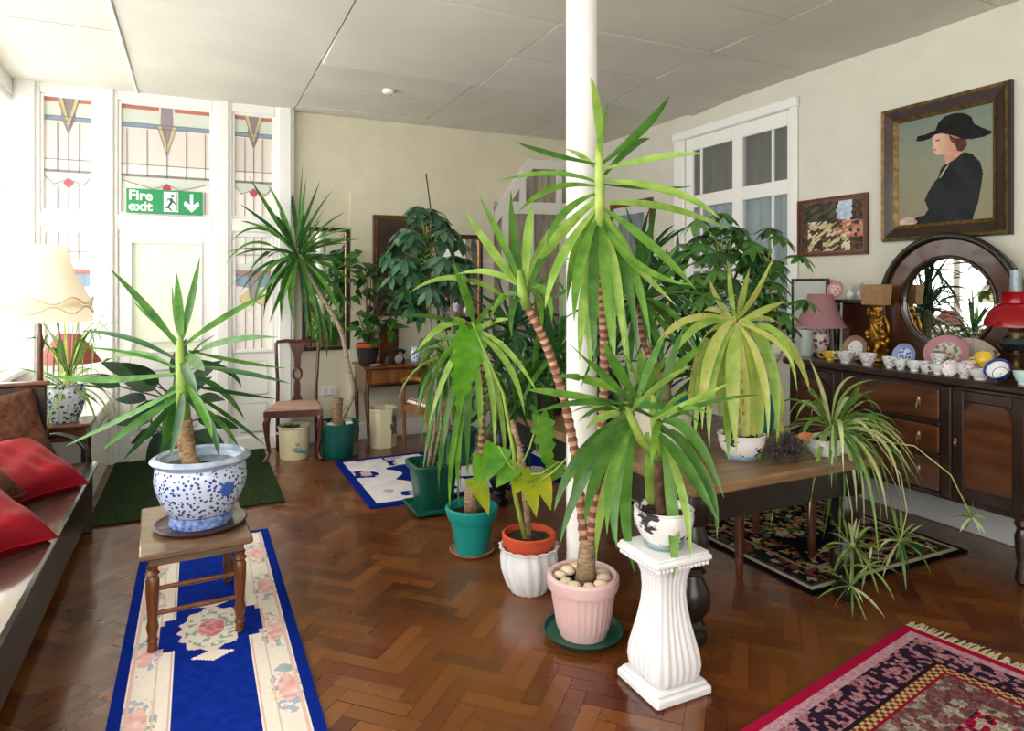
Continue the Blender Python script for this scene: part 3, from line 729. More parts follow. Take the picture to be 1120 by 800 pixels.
mb.v = [tuple(Mx @ Vector(p)) for p in mb.v]; mb.build('flower_motif', mat('cobalt_motif', (58, 92, 176), .25), YUC)
# ---- white pedestal
PX, PY = 1.583, 2.012
PED = thing('pedestal', 'white fluted square pedestal standing on the floor before the table', 'pedestal', (PX, PY, .001))
plast = mat('white_pedestal_paint', (238, 238, 238), .3, 0, (228, 228, 230), 6)
mb = MB(); mb.bbox(-.125, .125, -.125, .125, 0, .035, .008); mb.bbox(-.113, .113, -.113, .113, .035, .048, .006); mb.build('base', plast, PED, smooth=False)
mb = MB()
def sq(a, z, r):
    c, s = abs(math.cos(a)), abs(math.sin(a)); e = 5
    return r/((c**e+s**e)**(1/e))*(1+.028*math.cos(24*a))
prof = [(.095, .045), (.104, .07), (.108, .10), (.104, .14), (.092, .19), (.078, .25), (.068, .31), (.064, .36), (.067, .41), (.078, .45), (.093, .475)]
mb.lathe(prof, 168, fl=sq); mb.build('shaft', plast, PED, angle=80)
mb = MB(); mb.bbox(-.108, .108, -.108, .108, .472, .49, .006); mb.bbox(-.127, .127, -.127, .127, .49, .515, .008); mb.bbox(-.118, .118, -.118, .118, .513, .523, .004)
for k in range(13):
    x = -.108+.216*k/12
    for s in (-1, 1): mb.ball((x, s*.112, .482), .009, 8); mb.ball((s*.112, x, .482), .009, 8)
mb.build('capital', plast, PED)
PP = thing('potted_dracaena', 'dracaena in a white black-sprigged bowl on the white pedestal', 'plant', (PX, PY, .5245))
add_pot(PP, [(.07, 0), (.074, .012), (.07, .022), (.092, .05), (.108, .085), (.112, .115), (.108, .135), (.112, .14)], .014, .115, [toile, mat('grey_green_glaze', (120, 140, 142), .3)], mis=[1, 1, 0, 0, 0, 0, 0])
# ---- pink pot, saucer, pebbles
KX, KY = 1.50, 2.45
saucer('green plastic saucer under the pink fluted pot', KX, KY, .001, .172, dgreen, .03)
DR = thing('potted_dragon_tree', 'tall two-stemmed dragon tree in a pink fluted pot before the column', 'plant', (KX, KY, .0105))
def flute(a, z, r): return r*(1+(.018*math.cos(30*a) if .03 < z < .19 and r > .09 else 0))
add_pot(DR, [(.10, 0), (.105, .02), (.112, .035), (.122, .10), (.132, .16), (.137, .195), (.15, .20), (.154, .215), (.154, .245), (.148, .252)], .016, .205, pink, flute, n=120)
rg = random.Random(11)
for k in range(10):
    a = 2*PI*k/10+rg.uniform(-.1, .1); q = .088 if k % 2 else .10; r0 = rg.uniform(.027, .036)
    mb = MB(); mb.ball((0, 0, 0), r0, 10, sc=(1.0, .95, .55), jit=.06, rng=rg)
    o = mb.build('pebble', pebble, angle=180); o.location = (KX+q*math.cos(a), KY+q*math.sin(a), .0105+.222+r0*.4); o.rotation_euler = (0, 0, a)
    tag(o, 'pale rounded pebble on the soil of the pink pot', 'pebble', 'pebbles in the pink pot')
# ---- white swirl cachepot with terracotta philodendron
SX, SY = 1.478, 2.92
t = thing('cachepot', 'white swirl-fluted ceramic pot holding the terracotta pot', 'pot', (SX, SY, .001))
def swirl(a, z, r): return r*(1+.035*math.cos(16*a+z*14) if r > .05 else 1)
mb, _ = pot_mesh([(.085, 0), (.09, .01), (.115, .05), (.134, .11), (.138, .16), (.133, .195), (.14, .215), (.146, .222)], .012, .03, 96, swirl)
mb.build('bowl', swirlm, t, angle=80)
PH = thing('potted_philodendron', 'yellowing philodendron in a terracotta pot inside the white swirl pot', 'plant', (SX, SY, .034))
add_pot(PH, [(.09, 0), (.115, .18), (.118, .20), (.129, .202), (.133, .245), (.128, .25)], .01, .215, terra)
# ---- teal pot, saucer
TX, TY = 1.40, 3.47
saucer('terracotta saucer under the bright teal pot', TX, TY, .001, .125, mat('pink_brown_clay', (176, 120, 100), .6), .022)
TE = thing('potted_yucca', 'ringed-stem yucca in a bright teal pot on the floor', 'plant', (TX, TY, .0095))
add_pot(TE, [(.088, 0), (.092, .015), (.118, .16), (.124, .175), (.13, .178), (.145, .215), (.15, .245), (.144, .25)], .014, .2, teal)
# ---- dark green square pot, saucer
GX, GY = 1.43, 4.24
t = thing('saucer', 'square green saucer under the dark green square planter', 'saucer', (GX, GY, .013))
mb = MB(); mb.bbox(-.15, .15, -.15, .15, 0, .012, .005)
for a in ((-.16, .16, -.16, -.148), (-.16, .16, .148, .16), (-.16, -.148, -.148, .148), (.148, .16, -.148, .148)): mb.bbox(*a, .004, .035, .004)
mb.build('dish', dteal, t, smooth=False)
GP = thing('potted_dracaena', 'drooping narrow-leaved dracaena in a dark green square planter', 'plant', (GX, GY, .0255))
def sqr(a, z, r):
    if r < .03: return r
    c, s = abs(math.cos(a)), abs(math.sin(a)); e = 7
    return r/((c**e+s**e)**(1/e))
add_pot(GP, [(.10, 0), (.105, .015), (.135, .24), (.138, .255), (.155, .258), (.16, .29), (.155, .298)], .014, .25, dgreen, sqr, n=64)
# ---- far teal pot by the desk
FX, FY = 1.13, 5.93
FP = thing('potted_yucca', 'tall yucca in a dark green round pot beside the desk', 'plant', (FX, FY, .012))
add_pot(FP, [(.125, 0), (.13, .02), (.165, .22), (.168, .24), (.18, .242), (.185, .28), (.178, .285)], .014, .24, dteal)
mb = MB(); mb.lathe([(.15, 0), (.172, .006), (.18, .02), (.17, .018), (.15, .008), (.01, .008)], 32, caps=(True, False)); o = mb.build('dish', dteal)
o.name = 'saucer'; o.location = (FX, FY, .001); tag(o, 'dark green saucer under the round pot beside the desk', 'saucer')
rg = random.Random(4)
for k in range(11):
    a = 2*PI*k/11+rg.uniform(-.2, .2); q = rg.uniform(.08, .14); r0 = rg.uniform(.02, .032)
    mb = MB(); mb.ball((0, 0, 0), r0, 8, sc=(1.1, .9, .65), jit=.06, rng=rg); o = mb.build('pebble', mat('white_pebble', (226, 224, 216), .6), angle=180)
    o.location = (FX+q*math.cos(a), FY+q*math.sin(a), .012+.258+r0*.4); tag(o, 'white pebble on the soil of the dark green round pot', 'pebble', 'white pebbles in the green pot')
# ================================================================== LONG TABLE
TB = thing('plant_table', 'long dark wooden table with bulbous legs crowded with potted plants', 'table', (2.33, 3.15, 0))
mb = MB(); mb.bbox(-.56, .56, -1.09, 1.15, .655, .70, .008); mb.build('tabletop', tanwood, TB, smooth=False)
mb = MB(); a, b, c, d = -.47, .5, -.96, 1.0
for q in ((a, b, c-.02, c+.02), (a, b, d-.02, d+.02), (a-.02, a+.02, c, d), (b-.02, b+.02, c, d)): mb.bbox(*q, .5, .655, .004)
mb.build('apron', black, TB, smooth=False)
lp = [(.05, 0), (.062, .02), (.062, .05), (.04, .065), (.055, .085), (.04, .10), (.05, .115), (.072, .15), (.078, .19), (.07, .23), (.05, .27), (.042, .29), (.06, .305), (.042, .32), (.05, .35), (.068, .40), (.07, .44), (.055, .48), (.05, .5)]
for x in (-.455, .485):
    for y in (-.95, .99):
        mb = MB(); mb.lathe(lp, 24, c=(x, y, 0)); mb.bbox(x-.05, x+.05, y-.05, y+.05, .5, .65, .004); mb.build('leg', black, TB, angle=50)
# low stool under the table
t = thing('low_stool', 'low red-brown stool with turned legs beneath the long table', 'stool', (2.77, 2.78, .0))
mb = MB(); mb.bbox(-.30, .30, -.24, .24, .40, .43, .006); mb.build('seat', mahog, t, smooth=False)
for sx in (-.26, .26):
    for sy in (-.2, .2):
        mb = MB(); mb.lathe([(.014, .013 if sx > 0 else .001), (.02, .02), (.018, .06), (.024, .08), (.021, .1), (.024, .3), (.02, .34), (.026, .36), (.022, .4)], 16, c=(sx, sy, .001)); mb.build('leg', mat('red_brown_wood', (96, 46, 28), .35, 0, (70, 30, 18), 6, coat=.3), t)
TZ = .701
creamp = mat('cream_planter', (226, 218, 200), .45, 0, (212, 202, 182), 5)
CPX, CPY = 2.06, 2.62
CP = thing('potted_dragon_tree', 'plant in a cream round planter with a teal inner pot on the table', 'plant', (CPX, CPY, TZ))
mb, _ = pot_mesh([(.10, 0), (.105, .01), (.13, .10), (.142, .19), (.146, .20), (.14, .205)], .012, .05); mb.build('outer_pot', creamp, CP)
mb, r = pot_mesh([(.09, .052), (.125, .18), (.13, .215), (.134, .232), (.128, .238)], .008, .19); mb.build('inner_pot', teal, CP); soil_disc(r, .19).build('soil', soil, CP)
rg = random.Random(8)
for k in range(8):
    a = 2*PI*k/8+.3; mb = MB(); r0 = rg.uniform(.014, .024); mb.ball((0, 0, 0), r0, 8, sc=(1.1, .9, .7), jit=.06, rng=rg); o = mb.build('pebble', MATS['white_pebble'], angle=180)
    o.location = (CPX+.085*math.cos(a), CPY+.085*math.sin(a), TZ+.205+r0*.4); tag(o, 'white stone on the soil inside the teal inner pot', 'pebble', 'white stones in the cream planter')
WPX, WPY = 2.27, 2.32
WP = thing('potted_dracaena', 'pale drooping dracaena in a white sprigged bowl at the table front', 'plant', (WPX, WPY, TZ))
add_pot(WP, [(.07, 0), (.074, .01), (.07, .02), (.092, .045), (.104, .08), (.106, .105), (.11, .112)], .012, .095, [toile, mat('blue_grey_foot', (96, 124, 140), .3)], mis=[1, 1, 0, 0, 0, 0])
TPX, TPY = 2.77, 2.72
TP = thing('potted_umbrella_tree', 'bushy umbrella plant in a teal bowl at the far table edge', 'plant', (TPX, TPY, TZ))
add_pot(TP, [(.075, 0), (.085, .02), (.095, .10), (.11, .135), (.125, .15), (.13, .18), (.124, .185)], .012, .15, teal)
ST = thing('spider_plant', 'variegated spider plant in a white oblong trough hanging off the table corner', 'plant', (2.70, 2.20, TZ))
def stad(a, z, r):
    if r < .03: return r
    c, s = abs(math.cos(a)), abs(math.sin(a)); e = 4
    return r/((((c/1.6)**e)+s**e)**(1/e))
add_pot(ST, [(.05, 0), (.056, .008), (.062, .035), (.07, .04), (.078, .075), (.082, .08)], .01, .06, glazew, stad, n=64)
# heather-like dried heap
HX, HY_ = 2.42, 2.20
t = thing('dried_heather', 'purple brown dried heather clump at the table front beside the trough', 'plant', (HX, HY_, TZ))
mb = MB(); mb.lathe([(.05, 0), (.055, .03), (.058, .04), (.05, .04), (.01, .035)], 20, caps=(True, False)); mb.build('pot', mat('brown_plastic_pot', (62, 46, 40), .6), t)
mb = MB(); rg = random.Random(21)
for k in range(900):
    a = rg.uniform(0, 2*PI); r0 = rg.uniform(.0, .10); z = .02+.10*(1-(r0/.11)**2)*rg.uniform(.3, 1); p = Vector((r0*math.cos(a)*1.1, r0*math.sin(a)*.8, max(z, .008)))
    d = Vector((rg.uniform(-1, 1), rg.uniform(-1, 1), rg.uniform(-.2, 1))).normalized(); mb.leaf(p, d, (0, 0, 1), rg.uniform(.015, .03), .007, mi=rg.randrange(2), n=2)
mb.v = [(a, b, max(c, .003)) for a, b, c in mb.v]
mb.build('foliage', [mat('heather_purple', (92, 74, 84), .8), mat('heather_brown', (66, 52, 44), .8)], t)
mb = MB(); mb.leaf((0, 0, 0), (1, -.2, .35), (0, -.5, 1), .08, .055, droop=.1, n=8); mb.leaf((.0, 0, .002), (.6, .5, .2), (0, 0, 1), .06, .04, n=8)
o = mb.build('dry_leaf', mat('dry_leaf', (190, 128, 84), .7, 0, (160, 96, 60), 20), t); o.location = (.06, -.02, .095)
# ================================================================== SIDEBOARD (right wall)
SBX0, SBX1, SBY0, SBY1, SBZ = 3.66, 4.20, 1.84, 3.33, 1.0
SB = thing('sideboard', 'large carved dark wooden sideboard with arched mirror against the right wall', 'sideboard', (3.93, 2.585, 0), 0)
sbd = wood('sideboard_dark', (52, 30, 20), (32, 18, 13), .3, 3, (5, 5, 1), .35); sbr = wood('sideboard_red', (98, 56, 26), (64, 33, 17), .28, 3, (6, 1.2, 6), .4)
brass = mat('aged_brass', (150, 130, 92), .35, .9); gold = mat('gilt', (190, 140, 56), .32, .85, (140, 96, 34), 30); dgold = mat('dull_gilt', (140, 112, 64), .45, .6, (92, 70, 38), 30)
def sb(name, boxes, m, parent=SB, b=.006):
    mb = MB()
    for x0, x1, y0, y1, z0, z1 in boxes: mb.bbox(x0-3.93, x1-3.93, y0-2.585, y1-2.585, z0, z1, b)
    return mb.build(name, m, parent, smooth=False)
sb('carcass', [(SBX0+.02, SBX1, SBY0+.02, SBY1-.02, .33, .955)], sbd)
sb('top', [(SBX0-.02, SBX1+.01, SBY0-.02, SBY1+.02, .955, SBZ)], sbd, b=.012)
for x in (SBX0+.06, SBX1-.06):
    for y in (SBY0+.07, SBY1-.07):
        mb = MB(); mb.lathe([(.02, .0125 if (x < 3.8 and y > 3) else 0), (.034, .02), (.03, .06), (.022, .1), (.03, .16), (.036, .24), (.024, .28), (.036, .3), (.03, .34)], 16, c=(x-3.93, y-2.585, .001)); mb.build('leg', sbd, SB)
YD0, YD1 = 2.255, 2.915
for y0, y1 in ((SBY0+.02, YD0), (YD0, YD1), (YD1, SBY1-.02)): pass
sb('pilaster', [(SBX0, SBX0+.03, YD0-.03, YD0+.03, .34, .95)], sbd); sb('pilaster', [(SBX0, SBX0+.03, YD1-.03, YD1+.03, .34, .95)], sbd)
for q in ((.725, .755), (.545, .57), (.34, .365)): sb('rail', [(SBX0, SBX0+.03, YD0+.03, YD1-.03, *q)], sbd)
for z0, z1 in ((.757, .925), (.572, .722), (.367, .542)):
    d = sb('drawer', [(SBX0-.002, SBX0+.03, YD0+.033, YD1-.033, z0, z1)], sbr)
    for y in (YD0+.14, YD1-.14):
        mb = MB(); zc = (z0+z1)/2; x = SBX0-.005-3.93; yy = y-2.585
        mb.lathe([(.008, -.02), (.011, -.005), (.011, .02), (.007, .032)], 10, c=(x, yy, zc)); mb.ball((x-.01, yy, zc+.012), .008, 8)
        mb.tube([(x-.01, yy, zc+.01), (x-.02, yy, zc-.01), (x-.02, yy, zc-.03), (x-.012, yy, zc-.04)], .004, 6); mb.build('handle', brass, d)
def door(y0, y1, hy):
    d = sb('door', [(SBX0, SBX0+.028, y0, y0+.06, .36, .94), (SBX0, SBX0+.028, y1-.06, y1, .36, .94), (SBX0, SBX0+.028, y0+.06, y1-.06, .36, .43), (SBX0, SBX0+.028, y0+.06, y1-.06, .88, .94)], sbd)
    mb = MB(); a, b = y0+.06-2.585, y1-.06-2.585; c = .05
    pl = [(a, .43), (b, .43), (b, .83), (b-.02, .86), (b-c, .88), (a+c, .88), (a+.02, .86), (a, .83)]
    mb.prism(pl, SBX0+.008-3.93, SBX0+.02-3.93, 'X'); mb.build('panel', sbr, d, smooth=False)
    mb = MB(); mb.lathe([(.006, -.02), (.01, 0), (.006, .02)], 10, c=(SBX0-.008-3.93, hy-2.585, .66)); mb.ball((SBX0-.014-3.93, hy-2.585, .655), .009, 8); mb.build('handle', brass, d)
door(SBY0+.03, YD0-.035, YD0-.06); door(YD1+.035, SBY1-.03, YD1+.06)
# upstand with arched mirror: centred
MC = 2.53; XB0, XB1 = 4.12, 4.21
def yz_arc(cy, cz, r, a0, a1, n=28): return [(cy+r*math.cos(a0+(a1-a0)*i/n), cz+r*math.sin(a0+(a1-a0)*i/n)) for i in range(n+1)]
mzc, mr, orr = 1.385, .275, .40
def rel(pts): return [(y-2.585, z) for y, z in pts]
out = yz_arc(MC, mzc, orr, math.radians(8), math.radians(172)); inn = yz_arc(MC, mzc, mr, 0, 2*PI, 56)
mb = MB()   # back board ring: annulus strip between outline and mirror hole
n = 56; ocirc = []
for i in range(n+1):
    a = 2*PI*i/n; c, s = math.cos(a), math.sin(a)
    if s > -.02: ocirc.append((MC+orr*c, mzc+orr*s))
    else:
        k = min(orr/max(abs(c), 1e-6), (mzc-1.0)/abs(s)); ocirc.append((MC+k*c, mzc+k*s))
for i in range(n+1):
    (a, b), (c, d) = inn[i], ocirc[i]
    mb.v += [(XB0-3.93, a-2.585, b), (XB0-3.93, c-2.585, d), (XB1-3.93, c-2.585, d), (XB1-3.93, a-2.585, b)]
    if i: k = 4*(i-1); mb.f += [(k, k+1, k+5, k+4), (k+1, k+2, k+6, k+5), (k+2, k+3, k+7, k+6), (k+3, k, k+4, k+7)]; mb.mi += [0]*4
mb.build('mirror_board', wood('hutch_wood', (92, 52, 32), (62, 34, 22), .28, 3, (6, 2, 2), .4), SB, smooth=False)
mb = MB(); mb.tube([(XB0-.01-3.93, y-2.585, z) for y, z in yz_arc(MC, mzc, orr+.008, math.radians(2), math.radians(178), 40)], .022, 8); mb.build('arch_moulding', black, SB, angle=180)
mb = MB(); mb.tube([(XB0-.004-3.93, y-2.585, z) for y, z in yz_arc(MC, mzc, mr+.006, 0, 2*PI, 56)], .011, 8); mb.build('mirror_rim', sbd, SB, angle=180)
mb = MB(); mb.prism(rel(inn[:-1]), XB0+.02-3.93, XB0+.03-3.93, 'X'); mb.build('mirror', mat('mirror_glass', (232, 236, 232), .015, 1.0), SB, smooth=False)
for q in ((MC+orr-.03, 3.27), (1.86, MC-orr+.03)): sb('side_panel', [(XB0+.02, XB1, *q, 1.0, 1.37)], wood('hutch_panel', (84, 42, 26), (54, 28, 19), .3, 3, (6, 2, 2), .4))
sb('shelf', [(4.02, XB1, MC+orr-.01, 3.30, 1.37, 1.395)], sbd); sb('shelf', [(4.02, XB1, 1.83, MC-orr+.01, 1.37, 1.395)], sbd)
for y in (3.24, MC+orr+.02, MC-orr-.02):
    mb = MB(); mb.lathe([(.02, 0), (.024, .01), (.016, .03), (.02, .1), (.024, .2), (.018, .3), (.024, .34), (.022, .37)], 14, c=(4.05-3.93, y-2.585, 1.0)); mb.build('column', sbd, SB)
# thin framed leaning glass at the left end
t = thing('leaning_frame', 'thin dark frame standing behind the pink lamp on the sideboard', 'frame', (4.1, 3.45, 0))
p0, p1 = onX(866, 305, 4.19), onX(905, 305, 4.19); mb = MB()
for a in ((3.19, 3.215, 1.0, p0.z), (3.56, 3.585, 1.0, p0.z), (3.215, 3.56, p0.z-.02, p0.z)): mb.bbox(.10, .125, a[0]-3.45, a[1]-3.45, a[2], a[3], .004)
# ================================================================== objects on the sideboard
def on_sb(u, X): p = onX(u, 400, X); return p.x, p.y
# pink pleated lamp
x, y = on_sb(897, 3.93)
t = thing('table_lamp', 'table lamp with a pink pleated shade and floral vase base', 'lamp', (x, y, SBZ+.001))
mb = MB(); mb.lathe([(.05, 0), (.052, .015), (.04, .025)], 24); mb.build('foot', mat('lamp_foot', (70, 44, 36), .4), t)
mb = MB(); mb.lathe([(.034, .025), (.05, .06), (.062, .11), (.058, .15), (.03, .175), (.026, .19), (.034, .2)], 28); mb.build('vase_base', dots('famille_rose', (228, 214, 214), (170, 50, 70), 32, .5, (90, 120, 130)), t)
mb = MB(); mb.lathe([(.008, .2), (.008, .40)], 10); mb.build('stem', brass, t)
mb = MB()
def pleat(a, z, r): return r*(1+.012*math.cos(64*a))
pr = [(.168, .20), (.145, .245), (.118, .30), (.096, .36), (.078, .43)]
mb.lathe(pr+[(r-.004, z) for r, z in reversed(pr)], 192, fl=pleat, caps=(False, False)); o = mb.build('shade', mat('pink_pleated_silk', (198, 150, 156), .75, transl=.3), t, angle=180)
mb = MB(); mb.tube([(-.03, -.09, .21), (-.03, -.09, .10)], .0025, 6); mb.ball((-.03, -.09, .095), .006, 8); mb.build('pull_chain', mat('chain_metal', (196, 196, 190), .35, .8), t)
# gilt cherub lamp
x, y = on_sb(958, 3.98)
t = thing('figure_lamp', 'gilt carved figure lamp with a tan square shade', 'lamp', (x, y, SBZ+.001))
mb = MB(); rg = random.Random(6)
mb.lathe([(.05, 0), (.052, .012), (.035, .02), (.03, .035)], 20)
mb.tube([(0, 0, .03), (.012, .005, .08), (-.008, 0, .14), (.006, 0, .2), (0, 0, .26)], [.024, .03, .036, .026, .014], 10)
mb.ball((.0, -.01, .245), .024, 10)
for sx in (-1, 1):
    mb.tube([(0, 0, .2), (sx*.04, -.015, .21), (sx*.05, -.03, .17), (sx*.035, -.045, .13)], [.014, .012, .010, .008], 8)
    mb.tube([(0, 0, .1), (sx*.03, -.03, .08), (sx*.028, -.02, .03)], [.02, .016, .01], 8)
for k in range(70):
    a = rg.uniform(0, 2*PI); z = rg.uniform(.03, .24); r0 = .035+.018*math.sin(z*25)+rg.uniform(-.006, .012)
    mb.ball((r0*math.cos(a), r0*math.sin(a), z), rg.uniform(.007, .014), 6, sc=(1, 1, 1.3))
mb.build('gilt_figure', gold, t, angle=180)
mb = MB(); mb.tube([(0, 0, .25), (0, 0, .33)], .006, 8); mb.build('stem', brass, t)
mb = MB(); q = [(.060, .265), (.068, .36)]
for k, (r, z) in enumerate(q): mb.v += [(-r*.5, -r, z), (r*.5, -r, z), (r*.5, r, z), (-r*.5, r, z)]
for i in range(4): mb.f.append((i, (i+1) % 4, 4+(i+1) % 4, 4+i)); mb.mi.append(0)
mb.build('shade', mat('tan_shade', (186, 150, 106), .8, 0, (170, 134, 92), 60, transl=.25), t, smooth=False)
for ch in t.children: ch.scale = (1.25, 1.25, 1.38)
# red oil lamp
x, y = on_sb(1111, 3.95)
t = thing('oil_lamp', 'brass oil lamp with a deep red glass shade', 'lamp', (x, y, SBZ+.001))
mb = MB(); mb.lathe([(.06, 0), (.062, .01), (.03, .025), (.014, .05), (.013, .08), (.02, .10), (.014, .115)], 24); mb.build('base', mat('dark_brass', (92, 74, 44), .35, .9), t)
mb = MB(); mb.lathe([(.02, .11), (.055, .125), (.07, .15), (.06, .175), (.03, .185)], 28); mb.build('font', mat('dark_glass_font', (26, 34, 34), .12, coat=.5), t)
mb = MB(); mb.lathe([(.028, .185), (.032, .2), (.02, .215), (.028, .23), (.024, .25)], 20); mb.build('burner', brass, t)
mb = MB(); pr = [(.118, .225), (.115, .25), (.098, .29), (.07, .318), (.052, .328), (.05, .37), (.053, .376)]
mb.lathe(pr+[(r-.004, z) for r, z in reversed(pr)], 40, caps=(False, False)); mb.build('shade', mat('ruby_glass', (178, 8, 22), .12, coat=.5, transl=.35), t)
mb = MB(); pr = [(.022, .25), (.03, .28), (.024, .34), (.022, .47)]; mb.lathe(pr+[(r-.0015, z) for r, z in reversed(pr)], 24, caps=(False, False)); mb.build('chimney', glass('clear_chimney_glass', (240, 248, 250), .75, (200, 214, 220)), t)
for ch in t.children: ch.scale = (1.22, 1.22, 1.22)
# candlestick
x, y = on_sb(1089, 3.9)
t = thing('candlestick', 'slim silver candlestick beside the red oil lamp', 'candlestick', (x, y, SBZ+.001)); mb = MB()
mb.lathe([(.024, 0), (.025, .006), (.008, .014), (.0045, .03), (.0045, .12), (.007, .125), (.012, .135), (.013, .142)], 16); mb.build('stem', mat('silver', (180, 178, 176), .3, .9), t)
# china
china = [mat('china_white', (236, 236, 234), .2, coat=.3), dots('china_sprig', (232, 232, 232), (150, 160, 170), 60, .4), dots('china_pink_sprig', (236, 228, 230), (190, 140, 150), 60, .4), mat('china_yellow', (226, 190, 60), .25, coat=.3), dots('china_blue', (206, 216, 238), (70, 96, 180), 46, .5), mat('cobalt_china', (40, 70, 160), .2, coat=.3)]
def cup(label, u, X, m, r=.038, h=.055, tilt=0, rz=0, handle=True, dz=0, group=None, inner=None):
    r *= 1.2; h *= 1.18; dz *= 1.2; x, y = on_sb(u, X); t = thing('teacup', label, 'cup', (x, y, SBZ+.001+dz), rz, group)
    if tilt: t.rotation_euler = (tilt, 0, rz); t.location.z += math.sin(abs(tilt))*r*.6
    mb = MB(); pr = [(r*.5, 0), (r*.52, .005), (r*.5, .009), (r*.78, h*.4), (r*.94, h*.75), (r*1.02, h), (r*.98, h), (r*.9, h*.75), (r*.72, h*.4), (.004, .012)]
    mb.lathe(pr, 24, caps=(True, False)); mb.build('bowl', m, t)
    if handle:
        mb = MB(); mb.tube([(r*.9, 0, h*.8), (r*1.35, 0, h*.85), (r*1.5, 0, h*.6), (r*1.2, 0, h*.32), (r*.75, 0, h*.3)], .0035, 6); mb.build('handle', m, t)
    return t
def plate(label, u, X, r, m, z=SBZ, lean=.25, rim=None, cat='plate', sx=1, rz=PI, name='plate', dz=0, wall=True):
    """plate standing on edge facing into the room (-X)"""
    x, y = on_sb(u, X); t = thing(name, label, cat, (x, y, z+.001+dz))
    mb = MB(); mb.lathe([(r*.55, -.006), (r*.6, .0), (r, .014), (r, .017), (r*.62, .005), (.003, .003)], 36, caps=(True, False), mis=[0, 0, 0, 1, 2, 2])
    M = Matrix.Translation((0, 0, r*math.cos(lean)*.995)) @ Matrix.Rotation(lean, 4, 'Y') @ Matrix.Rotation(-PI/2, 4, 'Y') @ Matrix.Diagonal((1, sx, 1, 1))
    mb.v = [tuple(M @ Vector(p)) for p in mb.v]; lo = min(p[2] for p in mb.v); mb.v = [(a, b, c-lo) for a, b, c in mb.v]
    mb.build('dish', [m, rim or m, m], t); return t
cup('yellow and white teacup left of the stacked white china', 908, 3.76, china[3], .042, .05, rz=2.4)
cup('white sprigged teacup below the tall pale plate', 925, 3.74, china[1], .046, .06, rz=2.0)
plate('pale cream plate with brown rim leaning behind the teacups', 936, 3.90, .085, china[1], rim=mat('brown_rim', (150, 110, 90), .3))
cup('white patterned teacup beside the gilt figure lamp', 949, 3.74, china[2], .044, .062, rz=3.4)
cup('small pale blue sprigged cup in front of the gilt lamp', 973, 3.74, china[1], .034, .056, rz=.6)
plate('blue and white plate standing behind the small cups', 990, 3.88, .072, china[4], rim=mat('blue_rim', (140, 160, 210), .25))
cup('white sprigged cup under the blue and white plate', 985, 3.73, china[1], .032, .05, rz=1.9)
cup('plain white cup left of the pink oval platter', 1000, 3.73, china[0], .034, .05, rz=4.0)
cup('small white sprigged cup just below the pink platter edge', 1012, 3.74, china[1], .03, .052, rz=1.0)
cup('white cup standing mouth-down stacked on another cup', 1026, 3.73, china[0], .036, .046, rz=2.6)
t = cup('white sprigged cup on top of a white cup below the platter', 1026, 3.73, china[1], .034, .046, rz=3.3, dz=.048)
plate('white saucer with pink rim propped against the cups', 1041, 3.72, .046, china[0], rim=china[2], name='tea_saucer', cat='saucer', lean=.35)
cup('white flowered cup left of the tipped yellow cup', 1055, 3.72, china[2], .038, .062, rz=.5)
cup('pale pink flowered cup behind the white saucers', 1062, 3.80, china[2], .038, .07, rz=2.0)
cup('wide white cup under the tipped yellow cup', 1072, 3.71, china[0], .046, .046, rz=5.0)
cup('yellow cup tipped on top of a wide white cup', 1077, 3.74, china[3], .036, .05, tilt=.9, rz=2.2, dz=.045)
t = cup('white bowl with cobalt blue outside tilted towards the room', 1096, 3.70, china[5], .05, .052, tilt=.0, handle=False)
t.rotation_euler = (0, -.9, 0); t.location.z += .036
mb = MB(); mb.lathe([(.003, .014), (.036, .022), (.045, .04), (.0505, .0525), (.0515, .0515)], 24, caps=(False, False)); mb.build('lining', china[0], t)
cup('pale turquoise cup at the right end of the china', 1119, 3.72, mat('china_turquoise', (200, 232, 226), .2, coat=.3), .036, .055, rz=1)
plate('large pink oval platter with green flowers standing before the mirror', 1036, 3.95, .105, dots('platter_green', (196, 190, 176), (86, 120, 84), 40, .55, (160, 100, 110)), rim=mat('platter_pink', (186, 130, 142), .3), sx=1.25, name='oval_platter', cat='platter', lean=.3)
# pale fan-shaped napkin wedge right of the platter
x, y = on_sb(1062, 4.02); t = thing('shell_dish', 'pale fan-shaped dish standing right of the oval platter', 'dish', (x, y, SBZ+.001)); mb = MB()
for i in range(13):
    a = math.radians(35+i*7); q = .004*(i % 2)
    mb.v += [(.02, 0, 0), (-q, -.19*math.cos(a), .19*math.sin(a)), (.006-q, -.19*math.cos(a), .19*math.sin(a))]
    if i: k = 3*(i-1); mb.f += [(k, k+1, k+4), (k, k+5, k+2), (k+1, k+2, k+5, k+4)]; mb.mi += [0]*3
mb.build('dish', mat('shell_beige', (192, 178, 160), .4), t, smooth=False)
